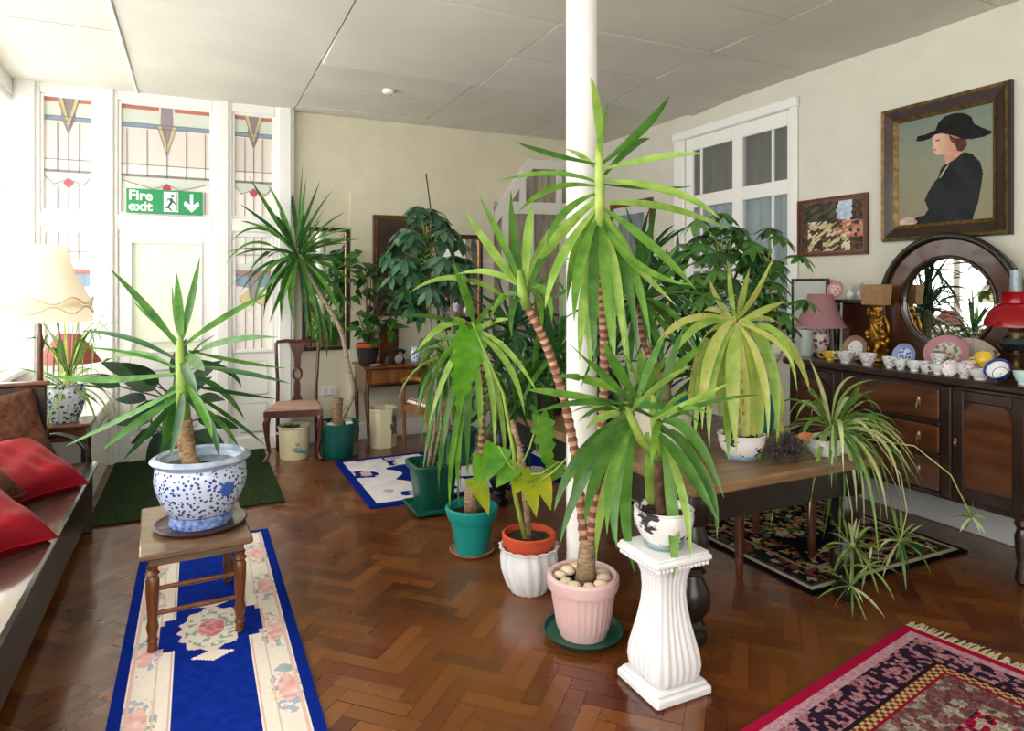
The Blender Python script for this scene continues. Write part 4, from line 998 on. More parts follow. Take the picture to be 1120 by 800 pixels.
# items on hutch shelf
def on_shelf(u): p = onX(u, 320, 4.09); return p.x, p.y, 1.396
x, y, z = on_shelf(915); t = thing('plate', 'small pink and white plate standing on the mirror side shelf', 'plate', (x, y, z)); mb = MB(); r = .066
mb.lathe([(r*.55, -.006), (r*.6, .0), (r, .012), (r, .015), (r*.62, .005), (.003, .003)], 36, caps=(True, False), mis=[0, 0, 0, 1, 2, 2])
M = Matrix.Rotation(.2, 4, 'Y') @ Matrix.Rotation(-PI/2, 4, 'Y'); mb.v = [tuple(M @ Vector(p)) for p in mb.v]; lo = min(p[2] for p in mb.v); mb.v = [(a, b, c-lo) for a, b, c in mb.v]
mb.build('dish', [china[0], mat('plate_pink_rim', (190, 134, 140), .3), dots('plate_pink_sprig', (226, 196, 194), (190, 120, 126), 50, .45)], t)
for u, s, lab, m in ((930, .85, 'small round white vase with green sprig on the mirror side shelf', dots('vase_green', (232, 238, 234), (110, 150, 130), 60, .35)), (943, 1.1, 'slim necked pale blue vase on the mirror side shelf', mat('vase_blue', (200, 210, 232), .2, coat=.3))):
    x, y, z = on_shelf(u); t = thing('vase', lab, 'vase', (x, y, z)); mb = MB()
    neck = .115 if s > 1 else .075
    mb.lathe([(.016*s, 0), (.018*s, .004), (.03*s, .025*s), (.031*s, .04*s), (.02*s, .06*s), (.009, .07*s), (.008, neck-.01), (.012, neck), (.009, neck), (.006, neck-.012)], 20, caps=(True, False)); mb.build('body', m, t)
x, y = on_sb(881, 3.82)
t = thing('plastic_canister', 'translucent pale canister at the left end of the sideboard', 'canister', (x, y, SBZ+.001)); mb = MB()
mb.lathe([(.042, 0), (.045, .004), (.05, .15), (.05, .17)], 24); mb.build('body', mat('frosted_plastic', (196, 206, 200), .4), t); mb = MB(); mb.lathe([(.053, .17), (.053, .186), (.04, .19)], 24); mb.build('lid', mat('frosted_lid', (206, 214, 210), .4), t)
# thin frame behind
t = [o for o in COL.objects if o.name.startswith('leaning_frame')][0]; bpy.data.objects.remove(t)
pa, pb = onX(866, 305, 4.20), onX(906, 345, 4.20)
t = thing('leaning_frame', 'thin dark empty picture frame behind the pink lamp', 'frame', (4.205, 0, 0)); t.location.y = (pa.y+pb.y)/2; t.location.z = .42
mb = MB(); hy = (pa.y-pb.y)/2; zt = pa.z-.42
mb.bbox(-.012, .012, hy-.02, hy, .0, zt, .003); mb.bbox(-.012, .012, -hy, -hy+.02, 0, zt, .003); mb.bbox(-.012, .012, -hy+.02, hy-.02, zt-.02, zt, .003); mb.bbox(-.012, .012, -hy+.02, hy-.02, 0, .02, .003); mb.build('moulding', black, t, smooth=False)
mb = MB(); mb.box(-.004, .0, -hy+.02, hy-.02, .02, zt-.02); mb.build('glazing', mat('pale_backing', (206, 212, 204), .15), t, smooth=False)
t.location.z = .0; t.children[0]; 
for ch in t.children: ch.location.z = .42
# ================================================================== PICTURES
def picture(name, label, y0, y1, z0, z1, fw, fn, mats, nx, ny, X=XR, depth_=.045, steps=None, gloss=.35):
    """framed picture on the right wall; fn(u, v): u from far (left in view) to near, v up"""
    w, h = y1-y0, z1-z0; t = thing(name, label, 'picture', (X-.002, (y0+y1)/2, z0)); steps = steps or [(0, 1, depth_)]
    for k, (a, b, d) in enumerate(steps):
        mb = MB(); o0, o1 = fw*a, fw*b; W, Z0, Z1 = w/2, 0, h
        R0 = [(-W+o0, Z0+o0), (W-o0, Z0+o0), (W-o0, Z1-o0), (-W+o0, Z1-o0)]; R1 = [(-W+o1, Z0+o1), (W-o1, Z0+o1), (W-o1, Z1-o1), (-W+o1, Z1-o1)]
        dd = d if isinstance(d, tuple) else (d, d)
        for (p, q) in zip(R0, R1): mb.v += [(0, p[0], p[1]), (-dd[0], p[0], p[1]), (-dd[1], q[0], q[1]), (0, q[0], q[1])]
        for i in range(4):
            j = (i+1) % 4
            mb.f += [(4*i+e, 4*i+(e+1) % 4, 4*j+(e+1) % 4, 4*j+e) for e in range(3)]; mb.mi += [0]*3
        mb.build('frame' if k == 0 else 'inner_frame', mats[min(k, len(mats)-1)], t, smooth=False)
    iw, ih = w-2*fw, h-2*fw
    mb, cols = paint_grid(iw, ih, nx, ny, fn, 0, 'XZ')
    mb.v = [(-.012, -a, c+fw) for a, b, c in mb.v]
    mb.build('canvas', attr_mat('oil_painting', .5, spec=.15), t, smooth=False, cols=cols); return t
HAT = [(.20, .80), (.22, .84), (.33, .845), (.42, .865), (.45, .93), (.52, .975), (.62, .985), (.72, .965), (.79, .92), (.82, .85), (.90, .80), (.985, .755), (.985, .735), (.92, .72), (.80, .715), (.72, .73), (.66, .755), (.58, .79), (.50, .82), (.42, .825), (.36, .795), (.26, .785)]
FACE = [(.40, .82), (.385, .77), (.40, .735), (.385, .70), (.40, .685), (.40, .665), (.415, .65), (.44, .63), (.50, .625), (.54, .615), (.56, .585), (.66, .62), (.70, .70), (.68, .76), (.58, .80), (.50, .83)]
HAIR = [(.56, .80), (.62, .76), (.74, .73), (.75, .67), (.70, .62), (.65, .635), (.63, .69), (.58, .74)]
NECK = [(.50, .63), (.52, .58), (.53, .53), (.62, .56), (.72, .62), (.68, .68), (.58, .66)]
BODY = [(.505, .525), (.47, .48), (.45, .42), (.40, .37), (.33, .28), (.30, .22), (.34, .13), (.30, .08), (.18, .055), (.20, .0), (.80, .0), (.86, .15), (.89, .3), (.905, .40), (.88, .50), (.80, .585), (.72, .615), (.62, .585), (.555, .53)]
HAND = [(.02, .0), (.0, .04), (.08, .075), (.18, .06), (.22, .02), (.2, 0)]
CHAIN = [(.555, .52), (.50, .47), (.46, .41), (.475, .41), (.52, .47), (.57, .525)]
def portrait(u, v):
    n = vnoise(u*26, v*30, 3); m = vnoise(u*5, v*5, 4)
    if inpoly(u, v, HAT): return mixc((16, 16, 18), (30, 30, 32), n)
    if inpoly(u, v, HAND): return mixc((214, 196, 182), (176, 150, 132), n)
    if inpoly(u, v, HAIR): return mixc((74, 42, 32), (104, 62, 46), n)
    if abs(math.hypot((u-.575)/1, (v-.70)*1.2)) < .02: return (206, 150, 126)
    if inpoly(u, v, FACE):
        if .42 < u < .47 and abs(v-.765) < .008: return (70, 44, 40)
        if u < .43 and abs(v-.683) < .007: return (170, 80, 76)
        return mixc((224, 184, 160), (186, 132, 112), min(1, max(0, (u-.42)*4))*.8+n*.2)
    if inpoly(u, v, NECK): return mixc((214, 170, 146), (180, 128, 106), n)
    if inpoly(u, v, CHAIN): return (190, 180, 150)
    if inpoly(u, v, BODY):
        a = vnoise(u*9+v*6, v*5, 8)
        return mixc((20, 22, 24), (42, 46, 50), a*.8+n*.2)
    top = max(0, min(1, (v-.55)*2)); lowr = max(0, 1-v*1.6)
    c = mixc((134, 140, 120), (112, 126, 118), top); c = mixc(c, (150, 128, 100), lowr*(.4+.6*m)); return mixc(c, (150, 150, 126), n*.3)
picture('portrait_painting', 'large portrait of a woman in a black hat in a dark gilt frame', 2.22, 3.01, 1.785, 2.67, .105, portrait, [black, dgold, wood('frame_brown', (58, 38, 24), (38, 25, 18)), dgold], 150, 170,
        steps=[(0, .08, (.03, .05)), (.08, .26, (.055, .045)), (.26, .78, (.05, .03)), (.78, 1, (.034, .015))])
def still(u, v):
    n = vnoise(u*16+3*v, v*13, 1); m = vnoise(u*30, v*24+6*u, 2)
    w = vnoise(u*7+v*9, (u-v)*24, 5)
    if .62 < u+.05*w < .84 and v > .62: return mixc((150, 176, 206), (214, 222, 224), m)
    if v > .5+.2*w and u < .6: return mixc((34, 40, 32), (104, 98, 72), w)
    if .1 < u < .8 and v < .62 and w > .5: return mixc((186, 160, 112), (232, 222, 196), n)
    if u > .6 and .25 < v < .6 and n > .4: return mixc((170, 90, 70), (206, 170, 150), m)
    return mixc((40, 34, 30), (120, 96, 72), m*.8+n*.2)
picture('still_life_painting', 'small still life painting in a thin reddish frame left of the portrait', 3.13, 3.72, 1.71, 2.14, .035, still, [mahog, wood('thin_frame', (120, 80, 74), (90, 54, 48))], 70, 50, depth_=.025, steps=[(0, .6, .028), (.6, 1, .018)])
def grey_print(u, v):
    if not (.14 < u < .86 and .12 < v < .88): return (214, 214, 208)
    return mixc((96, 108, 116), (150, 160, 166), vnoise(u*14, v*3, 2))
picture('framed_print', 'grey print in a red-brown frame behind the tall crown by the column', 5.55, 6.30, 1.55, 2.39, .05, grey_print, [walnut, gold], 50, 60, depth_=.03, steps=[(0, .75, .03), (.75, 1, .016)])
def far_picture(name, label, cat, u0, u1, v0, v1, fw, mats, panel, pname, Y=YF-.062, lift=0):
    a, b = onY(u0, v0, Y), onY(u1, v1, Y); x0, x1, z1, z0 = a.x, b.x, a.z, b.z; w, h = x1-x0, z1-z0
    t = thing(name, label, cat, ((x0+x1)/2, Y, z0)); mb = MB(); W = w/2
    for q in ((-W, W, 0, fw), (-W, W, h-fw, h), (-W, -W+fw, fw, h-fw), (W-fw, W, fw, h-fw)): mb.bbox(q[0], q[1], -.03, 0, q[2], q[3], .006)
    mb.build('frame', mats[0], t, smooth=False)
    mb = MB(); f2 = fw*.4; ww = W-fw; 
    for q in ((-ww, ww, fw, fw+f2), (-ww, ww, h-fw-f2, h-fw), (-ww, -ww+f2, fw+f2, h-fw-f2), (ww-f2, ww, fw+f2, h-fw-f2)): mb.bbox(q[0], q[1], -.024, 0, q[2], q[3], .004)
    mb.build('inner_frame', mats[1], t, smooth=False)
    mb = MB(); mb.box(-ww+f2, ww-f2, -.012, -.006, fw+f2, h-fw-f2); mb.build(pname, panel, t, smooth=False); return t
far_picture('wall_mirror', 'tall dark and gilt framed mirror behind the yucca by the door', 'mirror', 330, 382, 248, 382, .03, [black, gold], MATS['mirror_glass'], 'mirror', Y=YF-.004)
far_picture('dark_painting', 'dark painting in a gilt and brown frame behind the umbrella tree', 'picture', 407, 470, 235, 345, .03, [walnut, gold], mat('dark_canvas', (38, 28, 26), .3, 0, (72, 48, 40), 5), 'canvas')
far_picture('gilt_mirror', 'narrow gilt framed mirror at the right of the umbrella tree', 'mirror', 478, 527, 256, 360, .035, [black, gold], MATS['mirror_glass'], 'mirror')
# ================================================================== LEFT SIDE
seatw = wood('settle_wood', (74, 64, 56), (48, 38, 32), .2, 2, (6, .8, 6), 1)
t = SETT = thing('settle', 'long dark polished wooden settle along the left window wall', 'bench', (-.87, 3.0, 0))
def sbx(name, boxes, m, parent, o, b=.006):
    mb = MB()
    for x0, x1, y0, y1, z0, z1 in boxes: mb.bbox(x0-o[0], x1-o[0], y0-o[1], y1-o[1], z0, z1, b)
    return mb.build(name, m, parent, smooth=False)
O = (-.87, 3.0)
sbx('seat', [(-1.17, -.53, 1.0, 4.75, .395, .425)], seatw, t, O, .01)
sbx('front_panel', [(-.62, -.59, 1.02, 4.72, .06, .395)], dark, t, O)
sbx('backrest', [(-1.19, -1.16, 1.0, 4.75, .0, .52)], dark, t, O)
sbx('end_panel', [(-1.14, -.79, 4.71, 4.75, .0, .905), (-.79, -.56, 4.71, 4.75, .0, .395)], dark, t, O)
sbx('end_rail', [(-1.16, -.775, 4.70, 4.762, .905, .93)], walnut, t, O, .008)
mb = MB(); mb.tube([Vector((-.80-O[0], 4.73-O[1], .60)), Vector((-.72-O[0], 4.73-O[1], .605)), Vector((-.64-O[0], 4.73-O[1], .57)), Vector((-.59-O[0], 4.73-O[1], .50)), Vector((-.575-O[0], 4.73-O[1], .42))], [.016]*5, 10); mb.build('arm', mat('polished_black_wood', (40, 36, 36), .15, coat=.6), t, angle=180)
def pillow(name, label, m, loc, rot, s=.44, th=.15):
    n = 22; mb = MB()
    for side in (1, -1):
        o = len(mb.v)
        for j in range(n+1):
            for i in range(n+1):
                a, b = 2*i/n-1, 2*j/n-1
                pin = 1-.10*(1-a*a)*(abs(b)**3); pin2 = 1-.10*(1-b*b)*(abs(a)**3)
                z = th/2*max(0, (1-a**4)*(1-b**4))**.55+.006*math.sin(9*a+5*b)*(1-a*a)*(1-b*b)+.005*math.sin(14*b-6*a)*(1-a*a)*(1-b*b)
                mb.v.append((a*s/2*pin2, b*s/2*pin, side*z))
        for j in range(n):
            for i in range(n):
                k = o+j*(n+1)+i; f = (k, k+1, k+n+2, k+n+1); mb.f.append(f if side > 0 else f[::-1]); mb.mi.append(0)
    t = thing(name, label, 'cushion', loc); t.rotation_euler = rot
    mb.build('cover', m, t, angle=180)
    mb = MB(); L = [(-1, -1), (1, -1), (1, 1), (-1, 1)]; pts = []
    for k in range(4):
        p, q = L[k], L[(k+1) % 4]
        for i in range(12):
            f = i/12; a, b = p[0]+(q[0]-p[0])*f, p[1]+(q[1]-p[1])*f
            pin = 1-.10*(1-a*a)*(abs(b)**3); pin2 = 1-.10*(1-b*b)*(abs(a)**3); pts.append((a*s/2*pin2, b*s/2*pin, 0))
    mb.tube(pts+[pts[0]], .004, 6); mb.build('piping', m, t, angle=180); return t
redsatin = mat('red_satin', (150, 6, 28), .42, 0, (124, 4, 22), 6, .3, 8, spec=.3); brown = mat('brown_brocade', (104, 62, 40), .7, 0, (66, 38, 26), 30, .4, 60, spec=.2)
def lay(o, c, n, d):
    """centre, face normal, direction of one corner"""
    n = Vector(n).normalized(); d = Vector(d); d = (d-n*d.dot(n)).normalized(); e = n.cross(d); x = (d-e).normalized(); y = n.cross(x)
    M = Matrix((x, y, n)).transposed(); o.location = c; o.rotation_euler = M.to_euler()
def cush(label, m, c, n, d, s, th=.15): lay(pillow('cushion', label, m, (0, 0, 0), (0, 0, 0), s, th), c, n, d)
cush('brown brocade cushion leaning on the high end panel of the settle', brown, (-.97, 4.50, .68), (.45, -.75, .5), (.75, .1, -.5), .47)
cush('red satin cushion lying in front of the high-end brown cushion', redsatin, (-.82, 4.12, .55), (.35, -.25, .9), (.8, .12, -.28), .47, .19)
cush('brown brocade cushion between the two red satin cushions', brown, (-.99, 3.78, .60), (.5, -.45, .75), (.6, .45, -.5), .43)
cush('red satin cushion on the settle in front of both brown cushions', redsatin, (-.84, 3.33, .54), (.3, -.2, .9), (.8, .05, -.26), .48, .19)
# white boxed window seat by the door
t = thing('window_seat', 'low white painted boxed seat under the window beside the fire door', 'cupboard', (-.97, 5.87, 0))
sbx('box', [(-1.20, -.65, 5.36, 6.40, 0, .52)], white, t, (-.97, 5.87)); sbx('lid', [(-1.20, -.635, 5.34, 6.40, .52, .55)], white, t, (-.97, 5.87), .008); sbx('side_panel', [(-.65, -.64, 5.45, 6.3, .1, .44)], white, t, (-.97, 5.87), .004)
t = thing('side_table', 'small brown wooden side table behind the settle end', 'table', (-.90, 5.15, 0))
sbx('tabletop', [(-1.19, -.60, 5.0, 5.31, .585, .61)], walnut, t, (-.9, 5.15), .008); sbx('apron', [(-1.16, -.63, 5.03, 5.28, .50, .585)], walnut, t, (-.9, 5.15))
for x in (-1.15, -.66):
    for y in (5.04, 5.24): sbx('leg', [(x, x+.03, y, y+.03, 0, .5)], dark, t, (-.9, 5.15), .003)
JP = thing('spider_plant', 'arching spider plant in a floral china jardiniere on the side table', 'plant', (-.765, 5.15, .611))
add_pot(JP, [(.075, 0), (.08, .01), (.10, .06), (.118, .14), (.118, .19), (.106, .225), (.112, .24), (.12, .245)], .014, .21, floralpot)
# pink table lamp
t = thing('table_lamp', 'red-pink table lamp behind the spider plant on the white box seat', 'lamp', (-.80, 5.55, .551))
mb = MB(); mb.lathe([(.06, 0), (.064, .015), (.03, .03), (.02, .06), (.035, .12), (.03, .2), (.014, .25), (.012, .44)], 24); mb.build('base', black, t)
mb = MB(); pr = [(.20, .40), (.15, .48), (.10, .55), (.07, .60)]; mb.lathe(pr+[(r-.004, z) for r, z in reversed(pr)], 40, caps=(False, False)); mb.build('shade', mat('red_pink_silk', (206, 116, 112), .8, transl=.4), t)
# standard lamp
t = thing('standard_lamp', 'standard lamp with a large fringed cream shade behind the settle', 'lamp', (-.85, 4.885, .001))
mb = MB(); mb.lathe([(.10, 0), (.105, .012), (.08, .025), (.03, .04), (.02, .08)], 28); mb.build('foot', walnut, t)
mb = MB(); mb.lathe([(.02, .07), (.024, .1), (.016, .14), (.018, .5), (.024, .55), (.016, .6), (.017, 1.1), (.022, 1.15), (.012, 1.2), (.01, 1.5)], 18); mb.build('pole', walnut, t)
def scal(a, z, r): return r*(1+.02*abs(math.cos(4*a)))
mb = MB(); pr = [(.262, 1.36), (.255, 1.41), (.215, 1.49), (.175, 1.57), (.15, 1.65), (.135, 1.735)]; mb.lathe(pr+[(r-.004, z) for r, z in reversed(pr)], 64, fl=scal, caps=(False, False))
SHD = mb.build('shade', mat('cream_shade_silk', (254, 249, 238), .8, transl=.55), t)
mb = MB(); rgn = 160; top = []
for i in range(rgn+1):
    a = 2*PI*i/rgn; r = .267*(1+.02*abs(math.cos(4*a))); zt = 1.385+.022*math.cos(8*a); zb = 1.275-.006*(i % 2)
    mb.v += [(r*math.cos(a), r*math.sin(a), zt), (r*1.0*math.cos(a), r*1.0*math.sin(a), 1.31), (r*1.01*math.cos(a), r*1.01*math.sin(a), zb)]
    if i: k = 3*(i-1); mb.f += [(k, k+1, k+4, k+3), (k+1, k+2, k+5, k+4)]; mb.mi += [0, 0]
mb.build('fringe', mat('cream_fringe', (250, 236, 210), .85, transl=.5), SHD)
mb = MB()
for zt, s in ((1.40, 1), (1.345, -1)): mb.tube([(.269*(1+.02*abs(math.cos(4*2*PI*i/96)))*math.cos(2*PI*i/96), .269*(1+.02*abs(math.cos(4*2*PI*i/96)))*math.sin(2*PI*i/96), zt+s*.02*math.cos(8*2*PI*i/96)) for i in range(97)], .004, 6)
mb.build('braid', mat('tan_braid', (214, 194, 164), .8), SHD, angle=180)
# ================================================================== CHAIRS, DESK, FAR WALL ITEMS
chw = wood('chair_wood', (92, 46, 34), (62, 28, 22), .3, 3, (5, 5, 1), .35)
t = thing('dining_chair', 'carved splat-back dining chair with pinkish seat beside the fire door', 'chair', (.79, 6.07, .001), -.2)
def cab(mb, x, y, sx, sy):
    mb.tube([(x, y, .40), (x+sx*.02, y+sy*.02, .33), (x+sx*.012, y+sy*.012, .2), (x-sx*.004, y-sy*.004, .08), (x+sx*.02, y+sy*.02, .025)], [.024, .03, .02, .014, .018], 10)
    mb.ball((x+sx*.025, y+sy*.03, .020), .024, 10, sc=(1, 1.1, .8))
for sx in (-1, 1): mb = MB(); cab(mb, sx*.20, -.17, sx, -1); mb.build('leg', chw, t)
for sx in (-1, 1): mb = MB(); mb.tube([(sx*.165, .20, .43), (sx*.165, .20, .2), (sx*.17, .24, .0)], [.018, .017, .016], 8); mb.build('leg', chw, t)
mb = MB(); mb.prism([(-.24, -.20), (.24, -.20), (.19, .22), (-.19, .22)], .375, .43, 'Z'); mb.build('seat_rail', chw, t, smooth=False)
mb = MB(); mb.prism([(-.215, -.175), (.215, -.175), (.165, .19), (-.165, .19)], .43, .452, 'Z'); mb.build('seat', mat('pink_beige_seat', (196, 156, 138), .75, 0, (180, 140, 122), 20), t, smooth=False)
for sx in (-1, 1): mb = MB(); mb.tube([(sx*.165, .2, .43), (sx*.165, .215, .6), (sx*.178, .235, .8), (sx*.185, .265, .96), (sx*.165, .275, .985)], [.017, .016, .015, .015, .014], 8); mb.build('stile', chw, t)
mb = MB(); mb.tube([(-.18, .272, .975), (-.10, .275, .985), (0, .277, .972), (.10, .275, .985), (.18, .272, .975)], [.014, .017, .02, .017, .014], 8); mb.build('top_rail', chw, t)
mb = MB()
mb.prism([(-.075, .965), (.075, .965), (.05, .9), (.03, .84), (.026, .74), (-.026, .74), (-.03, .84), (-.05, .9)], .262, .272, 'Y')
mb.tube([(.0, .258, .74)]+[(.036*math.sin(a), .25, .685-.055*math.cos(a)*-1) for a in [i*2*PI/20 for i in range(21)]], .010, 8)
mb.prism([(-.018, .64), (.018, .64), (.03, .56), (.026, .5), (.05, .45), (-.05, .45), (-.026, .5), (-.03, .56)], .225, .238, 'Y')
mb.build('splat', chw, t, smooth=False)
enamel = mat('cream_enamel', (222, 212, 176), .35)
crx, cry = .775, 6.02
t = thing('enamel_bin', 'cream enamel bin with blue-green flower decal under the dining chair', 'bin', (crx, cry, .001)); mb = MB()
pm, _ = pot_mesh([(.115, 0), (.12, .01), (.13, .26), (.138, .27), (.138, .28)], .008, .22, 32); pm.build('body', enamel, t)
mb = MB()
for q in ((-.05, .10, .02), (-.02, .085, .026), (.02, .075, .024), (.05, .07, .02), (-.03, .14, .016)):
    a = math.radians(-72)+q[0]/.125; r = .124+q[1]*.037; mb.ball((r*math.cos(a), r*math.sin(a), q[1]), q[2]*1.25, 8, sc=(.5, .5, .55) if abs(q[0]) > .1 else (1, .5, .6))
mb.build('flower_decal', mat('decal_teal', (110, 158, 150), .4), t)
mb = MB()
for s in (-1, 1): mb.tube([(s*.132, -.03, .22), (s*.155, -.02, .225), (s*.155, .02, .225), (s*.132, .03, .22)], .006, 6)
mb.build('handles', enamel, t)
mb = MB(); rg = random.Random(31)
for k in range(40): mb.leaf((rg.uniform(-.07, .07), rg.uniform(-.07, .07), .24), (rg.uniform(-1, 1), rg.uniform(-1, 1), rg.uniform(.4, 1)), (0, 0, 1), rg.uniform(.05, .085), .025, n=4)
mb.build('foliage', mat('dull_green_leaf', (92, 108, 60), .6, transl=.2), t)
# desk
t = DESK = thing('writing_desk', 'small brown wooden writing desk with one drawer against the far wall', 'desk', (1.78, 6.19, 0)); O = (1.78, 6.19)
sbx('desktop', [(1.35, 2.2, 5.91, 6.44, .735, .757)], walnut, t, O, .008)
sbx('apron', [(1.38, 2.17, 5.95, 5.965, .59, .735), (1.38, 1.395, 5.965, 6.42, .5, .735), (2.155, 2.17, 5.965, 6.42, .5, .735), (1.395, 2.155, 6.405, 6.42, .5, .735)], walnut, t, O, .003)
d = sbx('drawer', [(1.44, 1.86, 5.938, 5.952, .605, .722)], wood('drawer_wood', (132, 84, 42), (98, 60, 30), .3), t, O, .005)
mb = MB(); mb.ball((1.65-O[0], 5.93-O[1], .665), .012, 10); mb.build('knob', brass, d)
for x in (1.40, 2.15):
    for y, s in ((5.965, -1), (6.40, 1)):
        mb = MB(); sx = -1 if x < 1.8 else 1
        mb.tube([(x-O[0], y-O[1], .62), (x+sx*.012-O[0], y-O[1], .5), (x-O[0], y-O[1], .3), (x-sx*.008-O[0], y-O[1], .1), (x+sx*.006-O[0], y-O[1], .0)], [.024, .026, .018, .013, .017], 8); mb.build('leg', wood('desk_leg', (84, 48, 28), (54, 30, 18), .35), t)
t = thing('octagonal_bin', 'cream eight-sided bin with a dark floral motif under the desk', 'bin', (1.57, 6.10, .001)); mb = MB()
M8 = Matrix.Rotation(PI/8, 4, 'Z'); mb.lathe([(.125, 0), (.14, .33), (.145, .335), (.145, .36), (.137, .36), (.12, .03), (.003, .02)], 8, M=M8, caps=(True, False)); mb.build('body', enamel, t, smooth=False)
mb = MB(); rg = random.Random(9)
for k in range(14):
    a = math.radians(-52)+rg.uniform(-.28, .28); z = .2+rg.uniform(-.08, .1); r = .1225+z*.045; mb.ball((r*math.cos(a), r*math.sin(a), z), .013, 6, sc=(1, 1, 1.2))
mb.build('flower_motif', mat('motif_brown', (92, 70, 72), .6), t)
t = thing('armchair', 'light wooden armchair with a red and white striped seat at the desk', 'chair', (1.96, 5.70, .001), PI+.22)
arw = wood('armchair_wood', (150, 98, 54), (112, 68, 36), .35)
for sx in (-1, 1):
    mb = MB(); mb.tube([(sx*.22, -.2, .62), (sx*.225, -.21, .45), (sx*.22, -.2, .2), (sx*.215, -.2, 0)], [.014, .02, .016, .012], 8); mb.build('leg', arw, t)
    mb = MB(); mb.tube([(sx*.19, .2, .86), (sx*.195, .19, .6), (sx*.195, .17, .42), (sx*.2, .2, .2), (sx*.205, .25, 0)], [.018, .02, .02, .016, .011], 8); mb.build('leg', arw, t)
    mb = MB(); mb.tube([(sx*.195, .19, .66), (sx*.24, .05, .675), (sx*.245, -.1, .66), (sx*.225, -.22, .625)], [.016, .018, .018, .02], 8); mb.build('arm', arw, t)
mb = MB(); mb.prism([(-.23, -.22), (.23, -.22), (.19, .19), (-.19, .19)], .36, .42, 'Z'); mb.build('seat_rail', arw, t, smooth=False)
sm = mat('striped_seat', (232, 222, 216), .8); n = sm.node_tree.nodes; L = sm.node_tree.links
w = n.new('ShaderNodeTexWave'); w.inputs['Scale'].default_value = 7; w.bands_direction = 'X'; L.new([q for q in n if q.type == 'TEX_COORD'][0].outputs['Object'], w.inputs['Vector'])
r = n.new('ShaderNodeValToRGB'); r.color_ramp.interpolation = 'CONSTANT'; r.color_ramp.elements[0].color = (*lin((164, 52, 66)), 1); r.color_ramp.elements[1].position = .35; r.color_ramp.elements[1].color = (*lin((234, 224, 218)), 1)
L.new(w.outputs['Fac'], r.inputs[0]); L.new(r.outputs[0], n['Principled BSDF'].inputs['Base Color'])
mb = MB(); mb.bbox(-.2, .2, -.2, .17, .42, .465, .018); mb.build('seat', sm, t, smooth=False)
mb = MB(); mb.tube([(-.19, .2, .85), (-.1, .225, .9), (0, .23, .91), (.1, .225, .9), (.19, .2, .85)], [.018, .02, .022, .02, .018], 8); mb.tube([(-.19, .19, .55), (0, .2, .54), (.19, .19, .55)], .014, 8); mb.build('back_rail', arw, t)
mb = MB(); mb.bbox(-.15, .15, .19, .225, .57, .86, .015); mb.build('back_pad', sm, t, smooth=False)
# on the desk
def on_desk(u, Y): p = onY(u, 400, Y); return p.x
DPX = on_desk(402, 6.22)
DP = thing('potted_vine', 'broad-leaved vine in a dark ribbed pot with a red rim on the desk', 'plant', (DPX, 6.22, .758))
def rib(a, z, r): return r*(1+(.015*math.cos(24*a) if r > .05 else 0))
add_pot(DP, [(.075, 0), (.08, .01), (.098, .12), (.1, .15), (.104, .155), (.106, .185), (.1, .19)], .01, .16, [mat('dark_ribbed_pot', (44, 38, 38), .35), terra], rib, n=72, mis=[0, 0, 0, 0, 1, 1, 1])
t = thing('small_saucer', 'small pale saucer lying at the front of the desk', 'saucer', (on_desk(410, 6.0), 6.0, .758)); mb = MB(); mb.lathe([(.03, 0), (.05, .008), (.052, .01), (.03, .005), (.003, .004)], 24, caps=(True, False)); mb.build('dish', china[2], t)
t = thing('telephone', 'old dark telephone standing on the desk', 'telephone', (on_desk(432, 6.15), 6.15, .758), .2); bk = mat('dark_bakelite', (34, 28, 28), .25, coat=.4)
mb = MB(); mb.prism([(-.075, 0), (.075, 0), (.06, .05), (.03, .08), (-.03, .08), (-.06, .05)], -.07, .07, 'Y'); mb.build('body', bk, t, smooth=False)
mb = MB(); mb.lathe([(.038, 0), (.042, .006), (.03, .01)], 24, M=Matrix.Translation((0, -.072, .045)) @ Matrix.Rotation(PI/2, 4, 'X')); mb.build('dial', mat('dial_metal', (190, 186, 178), .3, .6), t)
mb = MB(); mb.tube([(-.10, 0, .095), (-.08, 0, .115), (0, 0, .122), (.08, 0, .115), (.10, 0, .095)], [.024, .016, .013, .016, .024], 10); mb.build('handset', bk, t)
t = thing('china_vase', 'small blue and white china vase on the desk beside the telephone', 'vase', (on_desk(454, 6.12), 6.12, .758)); mb = MB(); mb.lathe([(.03, 0), (.034, .008), (.05, .05), (.055, .085), (.04, .12), (.03, .135), (.038, .15), (.033, .15), (.026, .136)], 24, caps=(True, False)); mb.build('body', dots('vase_blue_white', (222, 230, 244), (80, 120, 200), 40, .4), t)
t = thing('wooden_box', 'upright reddish wooden box on the desk behind the vine', 'box', (on_desk(424, 6.38), 6.36, .758)); mb = MB(); mb.bbox(-.09, .09, -.05, .05, 0, .36, .006); mb.build('body', mahog, t, smooth=False); mb = MB(); mb.bbox(-.07, .07, -.056, -.05, .03, .33, .004); mb.build('door', wood('box_door', (120, 54, 30), (84, 34, 18), .3), t, smooth=False)
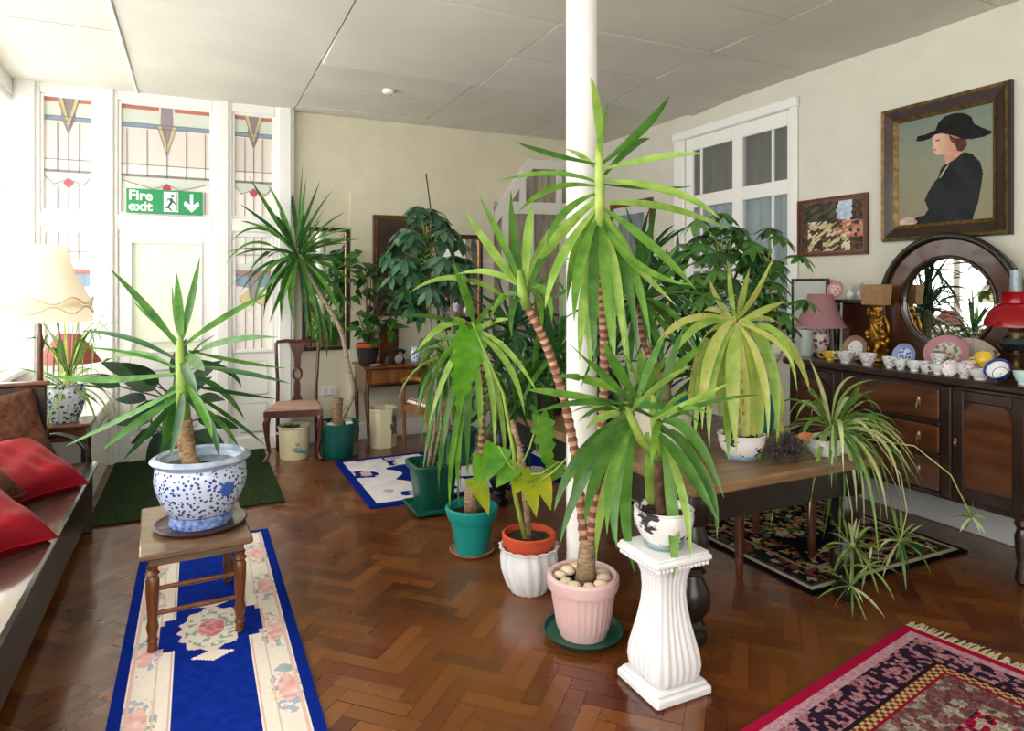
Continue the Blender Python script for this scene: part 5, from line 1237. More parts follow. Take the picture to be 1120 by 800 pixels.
# ================================================================== PLANTS
def leafm(name, a, b, transl=.3, rough=.3, sc=5): return mat(name, a, rough, 0, b, sc, transl=transl, spec=.45, stretch=(3, 3, 3))
LB = [leafm('leaf_bright', (120, 166, 62), (86, 138, 46)), leafm('leaf_mid', (84, 132, 48), (58, 104, 36)), leafm('leaf_lime', (170, 200, 100), (130, 172, 68))]
LD = [leafm('leaf_dark', (52, 100, 46), (36, 76, 38), .22), leafm('leaf_deep', (36, 78, 38), (28, 60, 32), .2), leafm('leaf_blue_green', (66, 116, 84), (44, 88, 66), .22)]
LU = [leafm('leaf_parasol', (88, 142, 62), (62, 112, 48), .3), leafm('leaf_parasol_pale', (126, 168, 90), (92, 140, 66), .32), leafm('leaf_parasol_dark', (56, 100, 50), (44, 82, 42), .25)]
LM = [leafm('leaf_green', (74, 128, 46), (50, 98, 36), .28), leafm('leaf_fresh', (98, 152, 58), (70, 120, 44), .3), LD[0]]
LP = [leafm('leaf_pale', (200, 214, 112), (164, 196, 88), .38), leafm('leaf_yellow', (222, 222, 132), (190, 206, 104), .38), LB[2]]
LS = [leafm('leaf_variegated', (150, 178, 96), (110, 150, 66), .3), leafm('leaf_cream_edge', (208, 214, 162), (176, 192, 120), .3), leafm('leaf_spider_green', (96, 138, 62), (74, 116, 50), .3)]
YL = leafm('leaf_yellowing', (206, 204, 40), (150, 180, 48), .35, .4, 3)
WI = leafm('leaf_withered', (172, 146, 92), (140, 112, 66), .25, .6)
WS = .78
def hero(mb, t, L, w, leaves, nm=3, bias=0.0, seed=1, face=.6, fold=.2):
    rg = random.Random(seed)
    for q in leaves:
        tu, tv, mu, mv, bu, bv = q[:6]; ww = (q[6] if len(q) > 6 else w)*WS; bu += rg.uniform(-2, 2); bv += rg.uniform(-7, 5)
        P = math.hypot(tu-bu, tv-bv)*t/F; rest = math.sqrt(max(0, L*L-P*P))
        ds = rg.choice((-1, 1)) if rg.random() > abs(bias) else (-1 if bias < 0 else 1)
        ds *= rest*rg.uniform(.35, .75)
        mb.blade(at(bu, bv, t), at(mu, mv, t+ds*.55), at(tu, tv, t+ds), ww*rg.uniform(.9, 1.1), mi=rg.randrange(nm), face=face, fold=fold, roll=rg.uniform(-.15, .15))
def crown(mb, c, n, L, w, e0=80, e1=-40, droop=.35, seed=1, nm=3, spread=.02, face=.35, az=None, fold=.2, lift=0):
    rg = random.Random(seed); c = Vector(c)
    for k in range(n):
        f = (k+.5)/n; e = math.radians(e0+(e1-e0)*f+rg.uniform(-12, 12)); a = k*2.39996+rg.uniform(-.3, .3) if az is None else rg.uniform(*az)
        l = L*rg.uniform(.75, 1.1); d = Vector((math.cos(a)*math.cos(e), math.sin(a)*math.cos(e), math.sin(e)))
        dr = droop*rg.uniform(.5, 1.3)*max(.15, math.cos(e)); b = c+Vector((rg.uniform(-1, 1), rg.uniform(-1, 1), 0))*spread+Vector((0, 0, lift*(1-2*f)))
        PM = b+d*l*.52-Vector((0, 0, dr*l*.18)); P2 = b+d*l*(1-.25*dr)-Vector((0, 0, dr*l*.9))
        mb.blade(b, PM, P2, w*rg.uniform(.8, 1.15), mi=rg.randrange(nm), face=face, fold=fold, roll=rg.uniform(-.4, .4))
def trunk_rings(pts, r, mats, root, name='trunk', step=.02, amp=.16):
    amp *= .65
    """stem with rings of old leaf scars"""
    pts = [Vector(p) for p in pts]; out = []; tot = 0
    # Catmull-Rom resample
    dense = []
    for i in range(len(pts)-1):
        p0, p1, p2, p3 = pts[max(i-1, 0)], pts[i], pts[i+1], pts[min(i+2, len(pts)-1)]
        for k in range(24):
            s = k/24; dense.append(.5*((2*p1)+(p2-p0)*s+(2*p0-5*p1+4*p2-p3)*s*s+(3*p1-p0-3*p2+p3)*s**3))
    dense.append(pts[-1]); acc = 0; path = [dense[0]]
    for a, b in zip(dense, dense[1:]):
        acc += (b-a).length
        if acc >= step/2: path.append(b); acc = 0
    n = len(path); mb = MB(); rad = []
    for i in range(n):
        base = r[0]+(r[1]-r[0])*i/max(1, n-1); rad.append(base*(1+amp*(1 if i % 2 else -1)))
    mb.tube(path, rad, 12)
    if len(mats) > 1:
        for i in range(len(mb.mi)): mb.mi[i] = (i//12) % 2
    return mb.build(name, mats, root, world=True, angle=180)
def stem(pts, r, m, root, name='stem'):
    mb = MB(); pts = [Vector(p) for p in pts]
    mb.tube(pts, r if hasattr(r, '__len__') else [r]*len(pts), 8); return mb.build(name, m, root, world=True, angle=180)
def umbrella(mb, root, c, n, rad, seed, pet=.16, L=.12, W=.042, nm=3, zf=.8, leafl=8, stems=None, low=-.5):
    """clusters of palmate leaves through an egg-shaped volume around c"""
    rg = random.Random(seed); c = Vector(c); sm = MB()
    for k in range(n):
        a = k*2.4+rg.uniform(-.3, .3); zz = low+(1-low)*(k+.5)/n; rr = math.sqrt(max(.05, 1-zz*zz))*rg.uniform(.35, 1.2); zz += rg.uniform(-.2, .2)
        e = c+Vector((math.cos(a)*rr*rad, math.sin(a)*rr*rad, zz*rad*zf)); o = c+Vector((rg.uniform(-.03, .03), rg.uniform(-.03, .03), (zz*.5-.25)*rad*zf))
        d = (e-o).normalized(); sm.tube([o, (o+e)/2+Vector((0, 0, .02)), e], [.004, .003, .0025], 5)
        up = (d*.5+Vector((0, 0, 1))).normalized(); ref = up.cross(Vector((.3, .9, .1))).normalized(); r2 = up.cross(ref)
        mi = rg.randrange(nm)
        for j in range(leafl):
            b = 2*PI*j/leafl+rg.uniform(-.15, .15); dd = (ref*math.cos(b)+r2*math.sin(b)-up*rg.uniform(.15, .7)).normalized()
            mb.leaf(e, dd, up, L*rg.uniform(.8, 1.15), W, 'oblong', droop=.18, mi=mi, n=5)
    sm.build('stems', stemg, root, world=True, angle=180)
# ---- yucca in the blue jardiniere
T0 = depth((JX, JY)); cz = Vector((JX, JY, 0))
def L3(u, v, t): return at(u, v, t)
trunk_rings([(JX-.02, JY, JZ+.24), L3(206, 500, T0), L3(203, 475, T0), L3(201, 455, T0)], (.038, .034), [mat('yucca_bark', (176, 138, 96), .8, 0, (120, 84, 54), 30), bark], YUC, step=.05, amp=.06)
stem([L3(201, 458, T0), L3(199, 420, T0), L3(197, 385, T0), L3(197, 370, T0)], [.03, .026, .02, .012], stemg, YUC)
mb = MB()
hero(mb, T0, .56, .042, [(118, 292, 160, 336, 196, 380, .05), (146, 330, 168, 350, 197, 376, .03), (219, 280, 209, 330, 199, 376, .05), (193, 298, 196, 335, 197, 374, .048), (188, 312, 192, 345, 196, 374, .03),
 (296, 320, 248, 346, 203, 382, .048), (304, 369, 250, 373, 205, 392), (238, 366, 222, 375, 203, 392, .03), (85, 362, 140, 370, 192, 393), (84, 380, 140, 386, 190, 398, .02), (110, 398, 146, 387, 192, 402), (56, 411, 115, 416, 192, 412),
 (313, 403, 262, 396, 207, 390, .03), (318, 420, 266, 408, 206, 402, .03), (304, 437, 255, 430, 205, 420, .03), (268, 460, 242, 428, 205, 405, .05), (291, 488, 252, 458, 205, 428, .045), (262, 492, 240, 462, 206, 440, .04), (264, 424, 246, 405, 203, 390, .046),
 (72, 488, 138, 456, 196, 428, .05), (112, 492, 152, 462, 196, 436, .05), (135, 503, 165, 470, 197, 436, .046), (174, 506, 186, 465, 199, 424, .05), (180, 490, 184, 455, 198, 415, .06), (186, 500, 196, 460, 200, 420, .05), (240, 502, 228, 462, 203, 430, .05), (224, 406, 214, 396, 201, 388, .056), (216, 430, 206, 410, 200, 392, .05), (232, 480, 222, 450, 203, 425, .045), (150, 470, 172, 445, 196, 420, .04)], seed=3)
mb.build('foliage', LM, YUC, world=True, angle=180)
# ---- dark rubber plant behind it
RX, RY = -.10, 5.68
RP = thing('rubber_plant', 'dark broad-leaved rubber plant standing on the mat behind the yucca', 'plant', (RX, RY, .0135))
add_pot(RP, [(.09, 0), (.095, .01), (.12, .18), (.13, .2), (.128, .22)], .01, .18, dark)
TR = depth((RX, RY)); mb = MB(); rg = random.Random(12); sp = []
for u, v, bu, bv in ((118, 395, 158, 418), (128, 432, 168, 440), (132, 458, 172, 462), (150, 402, 180, 425), (148, 478, 178, 470), (196, 388, 190, 420), (230, 398, 203, 425), (245, 430, 205, 440), (248, 462, 208, 458), (170, 488, 185, 465), (225, 485, 205, 468), (160, 445, 188, 440), (215, 420, 198, 440), (180, 500, 190, 470), (140, 415, 178, 430), (96, 410, 140, 426), (238, 480, 210, 470)):
    p = L3(bu, bv, TR+rg.uniform(-.05, .05)); e = L3(u, v, TR+rg.uniform(-.2, .05)); d = (e-p); stp = p+d*.2; sp.append((L3(188, bv+12, TR), stp))
    mb.leaf(stp, d, (rg.uniform(-.2, .3), -.75, .7), .30, .135, 'ovate', droop=.22, mi=rg.randrange(2), n=9)
mb.build('foliage', [mat('rubber_leaf', (44, 76, 40), .45, 0, (28, 52, 30), 5, transl=.15, spec=.25), mat('rubber_leaf_dark', (32, 56, 34), .5, 0, (26, 44, 28), 5, transl=.12, spec=.2)], RP, world=True, angle=180)
mb = MB()
for p, e in sp: mb.tube([p, e], .006, 5)
for u in (168, 185, 200): mb.tube([(RX, RY, .2), L3(u, 480, TR), L3(u-5 if u < 180 else u+6, 440, TR)], [.012, .01, .006], 6)
mb.build('stems', mat('dark_stem', (70, 52, 40), .7), RP, world=True, angle=180)
# ---- spider plant at the left
TJ = depth(JP.location); mb = MB(); rg = random.Random(5)
hero(mb, TJ, .42, .02, [(22, 380, 45, 352, 75, 415), (14, 395, 40, 370, 75, 415), (120, 330, 100, 370, 78, 415), (130, 352, 105, 365, 78, 415), (95, 295, 86, 350, 78, 415), (83, 300, 80, 355, 76, 415), (52, 420, 56, 380, 74, 415), (58, 435, 62, 380, 74, 415), (100, 410, 98, 375, 78, 415), (106, 395, 95, 360, 78, 415), (82, 425, 84, 380, 76, 415), (60, 345, 68, 380, 75, 415), (70, 340, 72, 380, 75, 415), (112, 380, 98, 362, 77, 415), (64, 430, 65, 370, 75, 415), (45, 400, 55, 365, 75, 415), (90, 420, 88, 370, 76, 415), (125, 375, 100, 355, 77, 415)], seed=2)
crown(mb, (JP.location.x, JP.location.y, JP.location.z+.22), 30, .42, .018, 60, -20, .8, 9)
mb.build('foliage', LP[:1]+LB[:2], JP, world=True, angle=180)
# ---- tall yucca by the desk
FXP = Vector((FX, FY, .25)); TFp = depth(FXP)
trunk_rings([(FX, FY, .25), (FX-.01, FY, .38), (FX, FY-.01, .5)], (.05, .045), [bark], FP, 'stump', .05, .05)
pts = [(FX+.02, FY, .3), L3(386, 430, TFp), L3(380, 395, TFp), L3(372, 360, TFp), L3(352, 325, TFp), L3(335, 295, TFp), L3(327, 275, TFp)]
trunk_rings(pts, (.022, .018), [canestem], FP, 'cane', .04, .06)
mb = MB()
hero(mb, TFp, .75, .042, [(331, 180, 328, 225, 325, 270), (335, 194, 330, 235, 326, 270), (350, 198, 336, 235, 327, 270), (364, 208, 342, 240, 328, 272), (272, 193, 298, 235, 322, 272, .05), (292, 200, 310, 235, 324, 270), (318, 200, 322, 235, 325, 270, .05), (262, 223, 292, 245, 322, 274), (246, 290, 280, 265, 320, 282), (252, 265, 285, 250, 320, 278), (256, 242, 290, 250, 320, 276), (276, 345, 292, 295, 322, 284), (262, 322, 290, 290, 320, 284), (288, 348, 300, 300, 323, 286, .05), (308, 352, 310, 310, 324, 287, .055), (322, 355, 318, 315, 325, 288, .055), (336, 372, 333, 330, 328, 290, .055), (350, 384, 345, 335, 331, 290, .055), (362, 382, 355, 330, 333, 290, .055), (373, 352, 358, 315, 333, 288, .05), (388, 250, 360, 256, 330, 276), (395, 262, 362, 266, 330, 280), (378, 232, 352, 250, 329, 274), (385, 285, 360, 280, 330, 282), (345, 345, 338, 315, 329, 288), (358, 392, 350, 345, 331, 290, .05), (386, 310, 362, 292, 331, 284), (270, 300, 295, 275, 322, 282), (340, 240, 333, 255, 327, 272)], seed=8)
crown(mb, L3(326, 280, TFp), 36, .62, .04, 70, -65, .3, 4)
mb.v = [(a, min(b, 6.43+.03*(c % .05)/.05), c) for a, b, c in mb.v]; mb.build('foliage', LM, FP, world=True, angle=180)
# ---- vine on the desk
TD = depth(DP.location); mb = MB(); rg = random.Random(14); sm = MB(); b0 = Vector((DPX, 6.22, .93))
for k in range(72):
    u, v = rg.uniform(384, 436), rg.uniform(268, 372); u = 408+(u-408)*(.7+.3*math.sin((v-250)/40))
    e = L3(u, v, TD+rg.uniform(-.14, .12)); d = Vector((rg.uniform(-1, 1), rg.uniform(-1.2, .1), rg.uniform(-.8, .3)))
    mb.leaf(e, d, (0, -.6, 1), rg.uniform(.10, .17), rg.uniform(.08, .12), 'heart', droop=.2, mi=rg.randrange(3), n=6)
    if k % 3 == 0: sm.tube([b0, (b0+e)/2+Vector((rg.uniform(-.04, .04), 0, .04)), e], [.006, .005, .003], 5)
mb.build('foliage', LM[:2]+[LD[1]], DP, world=True, angle=180); sm.build('stems', MATS['dark_stem'], DP, world=True, angle=180)
# ---- big umbrella tree in the corner, on the floor behind the green planter
BX, BY = 1.98, 5.22
BU = thing('umbrella_tree', 'tall blue-green umbrella tree tied to a stake before the far wall', 'plant', (BX, BY, .0135))
add_pot(BU, [(.12, 0), (.125, .01), (.15, .24), (.16, .25), (.16, .28)], .012, .24, dteal)
TB_ = depth((BX, BY)); mb = MB()
umbrella(mb, BU, L3(468, 276, TB_), 46, .36, 3, L=.17, W=.062, zf=1.0, low=-.95, leafl=8)
umbrella(mb, BU, L3(448, 320, TB_), 14, .24, 4, L=.16, W=.06, zf=.8, low=-.95)
umbrella(mb, BU, L3(500, 300, TB_), 10, .18, 5, L=.15, W=.055, zf=.9, low=-.9)
mb.build('foliage', [leafm('leaf_umbrella', (86, 132, 98), (60, 104, 78), .25), leafm('leaf_umbrella_dark', (62, 106, 64), (46, 84, 56), .22), leafm('leaf_umbrella_pale', (112, 150, 118), (82, 122, 94), .25)], BU, world=True, angle=180)
for u, du in ((468, 0), (480, 6), (492, 4)): stem([(BX+(u-480)*.002, BY, .24), L3(u+10, 440, TB_), L3(u+4, 380, TB_), L3(u, 300, TB_)], [.014, .014, .013, .008], canestem, BU)
stem([(BX+.03, BY+.02, .2), L3(466, 190, TB_+.02)], .006, MATS['dark_stem'], BU, 'stake')
# ---- dracaena in the square planter
TG = depth(GP.location); mb = MB()
hero(mb, TG, .6, .03, [(462, 520, 470, 470, 480, 430), (470, 560, 474, 490, 482, 420), (480, 575, 482, 500, 486, 410), (488, 560, 490, 480, 488, 400), (476, 530, 470, 460, 478, 405), (495, 560, 497, 480, 490, 400), (503, 540, 502, 460, 492, 390), (468, 460, 474, 420, 484, 385), (510, 520, 508, 440, 494, 385), (485, 540, 480, 470, 484, 395), (460, 490, 468, 440, 482, 390), (457, 455, 468, 415, 484, 375), (520, 470, 510, 410, 494, 370), (476, 350, 482, 365, 488, 380), (505, 340, 498, 360, 490, 380), (455, 405, 470, 385, 486, 378), (530, 420, 512, 385, 494, 372)], seed=5, face=.75)
wm = MB(); hero(wm, TG, .5, .022, [(478, 515, 476, 470, 484, 440, .02), (466, 540, 470, 490, 480, 450, .02), (484, 520, 486, 470, 486, 440, .02)], 1, seed=6); wm.build('withered_leaves', WI, GP, world=True, angle=180)
crown(mb, L3(490, 390, TG), 26, .40, .03, 50, -80, .8, 6)
mb.build('foliage', [LM[1], LB[0], LM[0]], GP, world=True, angle=180)
for u in (476, 482, 490): stem([(GX+(u-483)*.005, GY, .27), L3(u, 470, TG), L3(u+3, 390, TG)], [.012, .011, .009], canestem, GP)
# ---- ringed yucca in teal pot
TT = depth(TE.location)
stem([(TX, TY, .2), (TX-.005, TY, .32), L3(517, 530, TT)], [.045, .042, .036], bark, TE, 'stump')
trunk_rings([L3(522, 535, TT), L3(526, 490, TT), L3(527, 445, TT), L3(524, 400, TT), L3(520, 365, TT)], (.019, .017), [ring, ringd], TE, 'trunk', .028, .2)
mb = MB()
hero(mb, TT, .75, .05, [(447, 321, 500, 304, 556, 330, .05), (437, 347, 475, 347, 516, 362, .045), (456, 384, 490, 354, 520, 362, .055), (446, 392, 480, 372, 516, 368, .05), (468, 470, 492, 400, 520, 362, .055), (480, 540, 488, 460, 516, 372, .05), (492, 560, 497, 480, 517, 375, .05), (502, 556, 503, 470, 518, 378, .05), (540, 500, 538, 430, 522, 372, .045), (552, 520, 546, 440, 524, 370, .04), (574, 455, 556, 400, 524, 364, .05), (588, 430, 556, 385, 524, 362, .045), (495, 284, 508, 322, 519, 358, .045), (506, 300, 513, 330, 520, 358, .04), (540, 330, 528, 345, 520, 362, .04), (560, 350, 540, 352, 522, 362, .04), (470, 420, 490, 385, 517, 366, .045), (512, 520, 512, 450, 519, 380, .05), (525, 480, 524, 430, 521, 378, .05), (484, 500, 494, 430, 516, 374, .04)], seed=9, bias=-.4, face=.7)
mb.build('foliage', LB, TE, world=True, angle=180)
mb = MB(); q = at(523, 555, TT-.06); mb.leaf(at(519, 522, TT-.05), Vector(at(538, 560, TT-.16))-at(519, 522, TT-.05), (0, -.8, .6), .21, .13, 'heart', droop=.25, n=9); mb.build('yellow_leaf', YL, TE, world=True, angle=180)
# ---- philodendron
TP_ = depth(PH.location)
stem([(SX, SY, .25), at(575, 545, TP_), at(571, 500, TP_), at(560, 460, TP_)], [.018, .017, .015, .012], bark, PH, 'trunk')
stem([(SX-.02, SY, .25), at(563, 540, TP_), at(562, 495, TP_), at(550, 430, TP_), at(530, 385, TP_), at(516, 352, TP_)], [.012, .012, .01, .008, .006, .004], stemg, PH, 'petiole')
stem([(SX+.0, SY, .25), at(570, 520, TP_), at(566, 480, TP_), at(556, 465, TP_)], [.01, .009, .008, .005], mat('dry_sheath', (190, 160, 110), .7), PH, 'petiole')
mb = MB()
def lf(u0, v0, u1, v1, L, W, kind, mi, dz=-.1, up=(0, -.8, .6), n=10, droop=.15): a = at(u0, v0, TP_); mb.leaf(a, at(u1, v1, TP_+dz)-a, up, L, W, kind, droop, mi, n)
lf(514, 360, 504, 450, .42, .20, 'lobed', 0, .0, n=34)
lf(545, 488, 530, 530, .19, .15, 'heart', 0); lf(562, 505, 535, 545, .15, .13, 'heart', 0, -.12)
lf(590, 455, 606, 520, .30, .16, 'lobed', 0, .0, n=34); lf(612, 505, 600, 535, .15, .12, 'heart', 0, .05)
lf(575, 520, 590, 566, .2, .12, 'heart', 1, -.12); lf(568, 525, 560, 545, .09, .09, 'heart', 1, -.1); lf(590, 520, 606, 560, .17, .11, 'heart', 1, -.1); lf(580, 515, 570, 530, .1, .1, 'heart', 1, -.15)
lf(530, 500, 518, 540, .14, .12, 'heart', 0, -.05)
mb.build('foliage', [leafm('philodendron_leaf', (110, 170, 44), (80, 146, 36), .35), YL], PH, world=True, angle=180)
mb = MB()
for a in ((571, 520, 545, 488), (568, 515, 590, 455), (572, 520, 612, 505), (571, 525, 530, 500), (570, 500, 562, 505), (573, 530, 590, 520), (572, 540, 640, 480)): mb.tube([at(a[0], a[1], TP_), at((a[0]+a[2])/2, (a[1]+a[3])/2+6, TP_-.03), at(a[2], a[3], TP_)], [.006, .005, .004], 6)
mb.build('leaf_stalks', stemg, PH, world=True, angle=180)
# ---- two-stemmed dragon tree before the column
TK = depth(DR.location)
stem([(KX+.01, KY, .21), at(641, 620, TK), at(643, 590, TK)], [.045, .04, .034], bark, DR, 'stump')
trunk_rings([at(640, 605, TK), at(634, 540, TK+.02), at(626, 480, TK+.04), at(612, 420, TK+.05), at(594, 370, TK+.06), at(577, 336, TK+.06)], (.021, .018), [ring, ringd], DR, 'trunk', .03, .2)
trunk_rings([at(645, 600, TK), at(651, 540, TK-.0), at(660, 440, TK-.02), at(660, 340, TK-.03), at(655, 250, TK-.02)], (.02, .018), [ring, ringd], DR, 'trunk', .03, .2)
stem([at(577, 338, TK+.06), at(571, 318, TK+.06), at(568, 295, TK+.06)], [.022, .024, .012], stemg, DR, 'growing_tip')
stem([at(655, 252, TK-.02), at(656, 210, TK-.02), at(655, 175, TK-.02), at(654, 155, TK-.02)], [.021, .022, .018, .01], mat('pale_stem', (176, 196, 96), .45, 0, (140, 172, 70), 12), DR, 'growing_tip')
mb = MB()
hero(mb, TK-.02, .62, .052, [(646, 84, 654, 122, 656, 168, .045), (732, 105, 704, 140, 658, 182, .05), (711, 152, 692, 160, 660, 188, .045), (665, 112, 660, 140, 656, 170, .016), (771, 168, 722, 172, 660, 192, .042), (757, 204, 712, 206, 660, 198, .03), (788, 240, 735, 210, 660, 196, .05), (800, 252, 728, 227, 660, 222, .045), (564, 155, 600, 168, 652, 184, .036), (618, 163, 634, 170, 654, 186, .04), (544, 198, 602, 190, 652, 196, .04), (566, 233, 606, 206, 652, 204, .04), (598, 270, 616, 234, 652, 216, .04), (762, 318, 712, 268, 660, 232, .06), (758, 312, 698, 290, 658, 244, .045), (740, 335, 690, 285, 658, 240, .05), (572, 318, 606, 264, 652, 222, .062), (596, 338, 614, 282, 652, 232, .055)], seed=2, bias=-.2, face=.75)
hero(mb, TK-.03, .66, .055, [(628, 352, 634, 290, 653, 240), (640, 372, 642, 300, 654, 244), (650, 395, 649, 310, 655, 246), (660, 400, 657, 310, 656, 246), (672, 408, 667, 315, 657, 246), (684, 396, 674, 305, 658, 244), (697, 388, 684, 300, 658, 242), (712, 378, 692, 295, 659, 240), (620, 330, 630, 275, 652, 236), (646, 410, 646, 320, 655, 248), (690, 420, 676, 325, 658, 250), (668, 380, 662, 300, 656, 244), (704, 345, 688, 280, 658, 236), (634, 395, 640, 320, 654, 246)], seed=13, bias=-.6, face=.85)
hero(mb, TK+.06, .55, .05, [(508, 230, 538, 274, 568, 318, .055), (525, 216, 548, 262, 570, 312, .045), (559, 208, 562, 260, 571, 312, .05), (582, 222, 577, 262, 573, 312, .055), (600, 250, 588, 280, 574, 314, .05), (640, 228, 606, 262, 576, 318, .062), (500, 300, 535, 298, 568, 320, .04), (604, 352, 596, 320, 577, 318, .045), (592, 368, 590, 330, 576, 320, .045), (560, 370, 560, 340, 570, 322, .04), (536, 350, 550, 325, 569, 320, .04), (618, 320, 600, 305, 577, 316, .04)], seed=4, face=.7)
mb.build('foliage', LB, DR, world=True, angle=180)
# ---- pedestal dracaena, two heads
T5 = depth(PP.location)
trunk_rings([(PX, PY, PP.location.z+.11), at(722, 545, T5), at(722, 500, T5)], (.024, .022), [mat('brown_bark', (104, 76, 52), .85, 0, (64, 44, 30), 30, .5, 60)], PP, 'trunk', .03, .1)
stem([at(722, 505, T5), at(718, 470, T5), at(714, 440, T5), at(704, 410, T5)], [.02, .02, .017, .01], stemg, PP); stem([at(722, 505, T5), at(700, 480, T5-.03), at(690, 458, T5-.05), at(684, 440, T5-.05)], [.018, .018, .015, .01], stemg, PP)
mb = MB()
hero(mb, T5-.04, .56, .05, [(577, 427, 614, 431, 684, 448, .04), (608, 412, 645, 416, 690, 440, .04), (583, 452, 640, 440, 686, 452, .03), (606, 560, 634, 500, 684, 456, .055), (612, 596, 640, 520, 686, 460, .05), (640, 575, 655, 515, 688, 462, .055), (652, 612, 662, 540, 690, 465, .05), (675, 600, 672, 530, 692, 466, .06), (694, 626, 684, 550, 694, 468, .06), (713, 612, 712, 540, 708, 470, .06), (736, 636, 736, 565, 722, 476, .055), (786, 572, 750, 510, 720, 474, .06), (792, 545, 756, 475, 718, 462, .055), (784, 590, 770, 520, 720, 468, .045), (800, 418, 752, 442, 716, 464, .03), (778, 372, 740, 402, 706, 440, .045), (832, 432, 770, 442, 716, 462, .025), (775, 452, 745, 446, 716, 462, .03), (636, 390, 660, 410, 690, 440, .035), (660, 372, 676, 405, 698, 438, .045), (700, 380, 702, 405, 704, 435, .05), (730, 390, 716, 410, 706, 436, .04), (640, 470, 662, 455, 688, 455, .035), (625, 540, 650, 490, 687, 458, .05), (720, 560, 718, 510, 716, 470, .05), (765, 500, 742, 478, 718, 466, .045), (664, 585, 670, 520, 692, 468, .045), (755, 612, 746, 540, 722, 474, .045)], 4, seed=7, bias=-.55, face=.8)
crown(mb, at(716, 458, T5), 8, .40, .026, 70, 0, .35, 33, 4); crown(mb, at(688, 450, T5-.04), 7, .38, .026, 70, 0, .35, 34, 4)
mb.build('foliage', [LB[0], LB[1], LB[2], LM[1]], PP, world=True, angle=180)
# ---- pale drooping dracaena on the table
T6 = depth(WP.location)
trunk_rings([(WPX, WPY, WP.location.z+.09), at(810, 440, T6), at(806, 380, T6), at(806, 350, T6)], (.02, .018), [mat('pale_trunk', (186, 160, 112), .7, 0, (150, 124, 80), 20), bark], WP, 'trunk', .04, .12)
mb = MB()
hero(mb, T6, .58, .052, [(797, 285, 799, 320, 804, 352, .035), (776, 305, 786, 330, 803, 354, .045), (820, 292, 812, 325, 806, 354, .04), (848, 276, 828, 318, 807, 355, .03), (835, 308, 822, 330, 808, 354, .045), (770, 340, 785, 340, 803, 356, .04), (714, 384, 752, 350, 802, 356, .045), (728, 404, 762, 358, 802, 358, .05), (745, 372, 768, 352, 802, 356, .04), (858, 330, 834, 340, 808, 356, .045), (887, 432, 858, 372, 809, 356, .06), (872, 428, 850, 365, 809, 358, .045), (868, 402, 846, 372, 808, 360, .04), (848, 512, 850, 420, 812, 358, .06), (852, 430, 836, 380, 809, 360, .05), (856, 355, 832, 348, 808, 358, .04)], seed=6, bias=-.2, face=.7)
hero(mb, T6-.01, .62, .075, [(768, 470, 776, 392, 803, 352, .075), (806, 495, 801, 410, 806, 356, .085), (824, 505, 820, 410, 808, 356, .085), (850, 485, 842, 395, 810, 352, .07), (752, 470, 768, 385, 803, 350, .06)], seed=26, bias=-.3, face=.9)
hero(mb, T6-.02, .62, .075, [(760, 482, 772, 400, 803, 358, .07), (776, 490, 780, 410, 804, 360, .05), (797, 504, 797, 420, 806, 362, .075), (818, 522, 813, 430, 808, 362, .07), (829, 516, 828, 420, 810, 360, .075), (840, 480, 834, 410, 810, 360, .05), (788, 462, 788, 400, 805, 362, .06)], seed=16, bias=-.6, face=.9)
mb.build('foliage', LP, WP, world=True, angle=180)
# ---- plant in the cream planter
TC = depth(CP.location)
stem([(CPX, CPY, CP.location.z+.19), at(727, 430, TC), at(725, 408, TC)], [.034, .032, .03], bark, CP, 'stump')
trunk_rings([at(727, 418, TC), at(712, 395, TC), at(702, 365, TC), at(700, 330, TC)], (.015, .013), [ring, ringd], CP, 'trunk', .03, .2)
mb = MB(); crown(mb, at(700, 325, TC), 34, .5, .036, 75, -60, .4, 15)
crown(mb, at(765, 395, TC), 10, .34, .035, 60, -30, .35, 17)
mb.build('foliage', LM, CP, world=True, angle=180)
# ---- umbrella plant in the teal bowl
TQ = depth(TP.location); mb = MB()
umbrella(mb, TP, at(790, 288, TQ+.1), 34, .31, 21, L=.12, W=.038, zf=.85, low=-.9); umbrella(mb, TP, at(838, 290, TQ), 16, .22, 22, L=.11, W=.036, zf=.9, low=-.9); umbrella(mb, TP, at(840, 345, TQ+.05), 14, .2, 23, L=.11, W=.036, low=-.9)
mb.build('foliage', LU, TP, world=True, angle=180)
for u in (800, 815, 838): stem([(TPX, TPY, TP.location.z+.15), at(u+20, 380, TQ), at(u, 300, TQ)], [.009, .008, .005], canestem, TP)
# ---- spider plant hanging from the trough
T7 = depth(ST.location); mb = MB(); c0 = (912, 460)
hero(mb, T7, .52, .023, [(935, 412, 918, 425, 911, 465), (958, 416, 925, 430, 912, 465), (885, 392, 900, 430, 910, 465), (956, 450, 940, 432, 914, 466), (990, 480, 950, 455, 915, 468), (1000, 502, 960, 462, 915, 470), (1010, 528, 966, 470, 915, 470), (1012, 545, 975, 492, 916, 470), (978, 520, 955, 470, 915, 470), (975, 560, 955, 490, 915, 470), (964, 570, 946, 490, 915, 470), (955, 545, 940, 490, 914, 470), (945, 580, 938, 500, 914, 470), (937, 560, 930, 500, 913, 470), (930, 590, 926, 500, 913, 470), (922, 578, 922, 500, 912, 470), (908, 548, 912, 500, 911, 470), (888, 540, 898, 490, 910, 470), (885, 570, 892, 500, 909, 470), (900, 570, 908, 510, 911, 470), (918, 600, 918, 520, 912, 470), (900, 590, 912, 520, 912, 470), (890, 440, 898, 450, 908, 468), (870, 460, 888, 440, 908, 466), (968, 480, 945, 455, 915, 468), (985, 540, 962, 480, 915, 470), (940, 530, 930, 490, 913, 470), (960, 600, 944, 510, 914, 470)], seed=4, bias=-.5, face=.6)
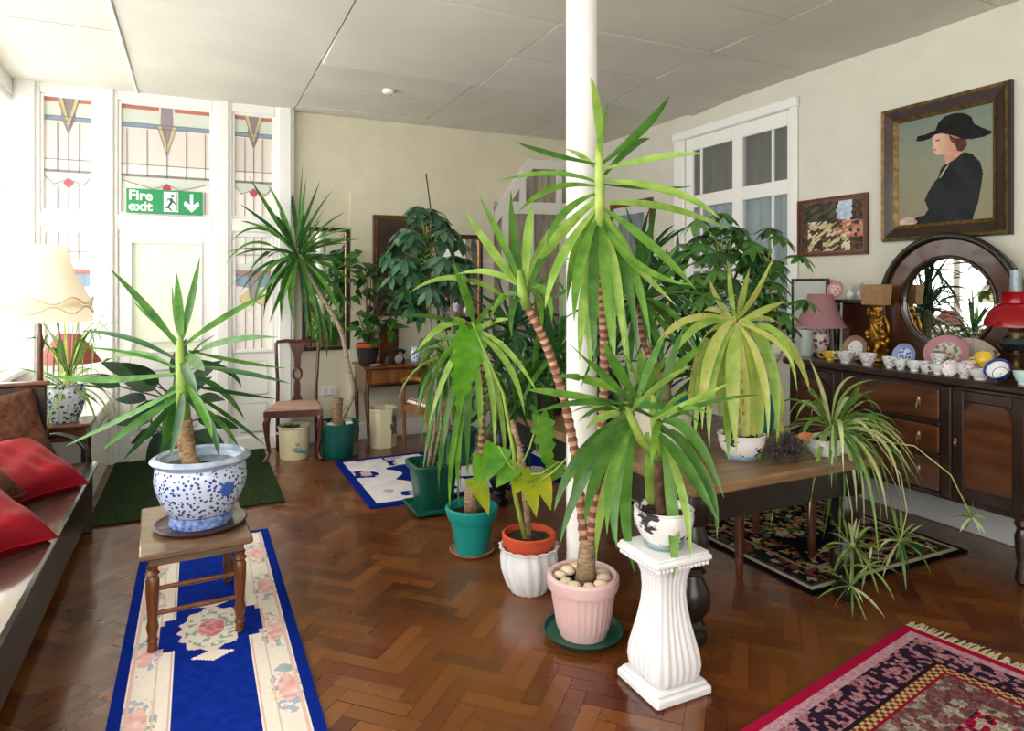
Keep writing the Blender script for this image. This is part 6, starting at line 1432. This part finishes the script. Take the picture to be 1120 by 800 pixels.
crown(mb, at(912, 468, T7), 46, .40, .017, 70, -30, 1.0, 41)
def plantlet(u, v, n, L, seed, dt=0): crown(mb, at(u, v, T7+dt), n, L, .012, 85, -60, .5, seed, spread=.01)
plantlet(932, 598, 22, .19, 51, -.1); plantlet(985, 592, 22, .19, 52, .0); plantlet(930, 640, 16, .17, 53, -.1); plantlet(1062, 566, 12, .09, 54, -.1); plantlet(950, 620, 12, .15, 55, -.08)
mb.build('foliage', LS, ST, world=True, angle=180)
mb = MB()
for P in ([(912, 465), (945, 480), (1000, 488), (1040, 520), (1062, 564)], [(913, 466), (950, 470), (985, 520), (992, 560), (985, 592)], [(912, 466), (925, 520), (932, 560), (932, 598), (930, 640)], [(910, 466), (890, 448), (897, 435), (908, 460)]):
    pts = [at(u, v, T7-.1*i/(len(P)-1)) for i, (u, v) in enumerate(P)]; mb.tube(pts, .0028, 5)
mb.build('runners', mat('runner_straw', (196, 186, 120), .6), ST, world=True, angle=180)
# ---- dark strap-leaved plants on the table behind
def dark_plant(name, label, x, y, z, px, tt, heads, potm, pr, seed, L=.5, w=.035, n=34, mats=LD, stems=True):
    t = thing(name, label, 'plant', (x, y, z)); add_pot(t, [(pr*.7, 0), (pr*.72, .01), (pr*.92, pr*1.3), (pr, pr*1.35), (pr, pr*1.6)], .01, pr*1.35, potm); mb = MB(); T = depth((x, y))
    for i, (u, v) in enumerate(heads):
        h = at(u, v, T); crown(mb, h, n, L, w, 80, -55, .4, seed+i); b = Vector((x, y, z+pr*1.3)); stem([b, b*.5+h*.5+Vector((.01, 0, 0)), h], [.014, .012, .009], canestem, t)
    mb.build('foliage', mats, t, world=True, angle=180); return t
dark_plant('potted_palm', 'dark strap-leaved plant at the far end of the table behind the column', 2.08, 4.02, TZ, 0, 0, [(590, 385), (560, 360)], dark, .11, 60, .5, .034, 38)
dark_plant('potted_palm', 'dark bushy dracaena on the table right behind the cream planter', 2.72, 3.55, TZ, 0, 0, [(735, 320), (700, 290), (765, 345)], dark, .12, 70, .46, .034, 30)
dark_plant('potted_palm', 'dark strap-leaved plant on the left table edge right behind the column', 1.98, 3.62, TZ, 0, 0, [(585, 415), (612, 385), (560, 440)], dark, .10, 110, .42, .034, 30, LM)
dark_plant('potted_fern', 'low dark leafy plant among the pots at the middle of the table', 2.15, 3.3, TZ, 0, 0, [(660, 400)], dark, .10, 80, .36, .03, 40)
dark_plant('potted_fern', 'low dark leafy plant on the table under the umbrella plant', 2.62, 3.08, TZ, 0, 0, [(765, 410)], dark, .09, 90, .32, .03, 34)
dark_plant('potted_palm', 'dark dracaena standing on the floor between the desk and the table', 2.12, 4.72, .013, 0, 0, [(548, 400), (570, 440)], dteal, .14, 95, .5, .034, 34)
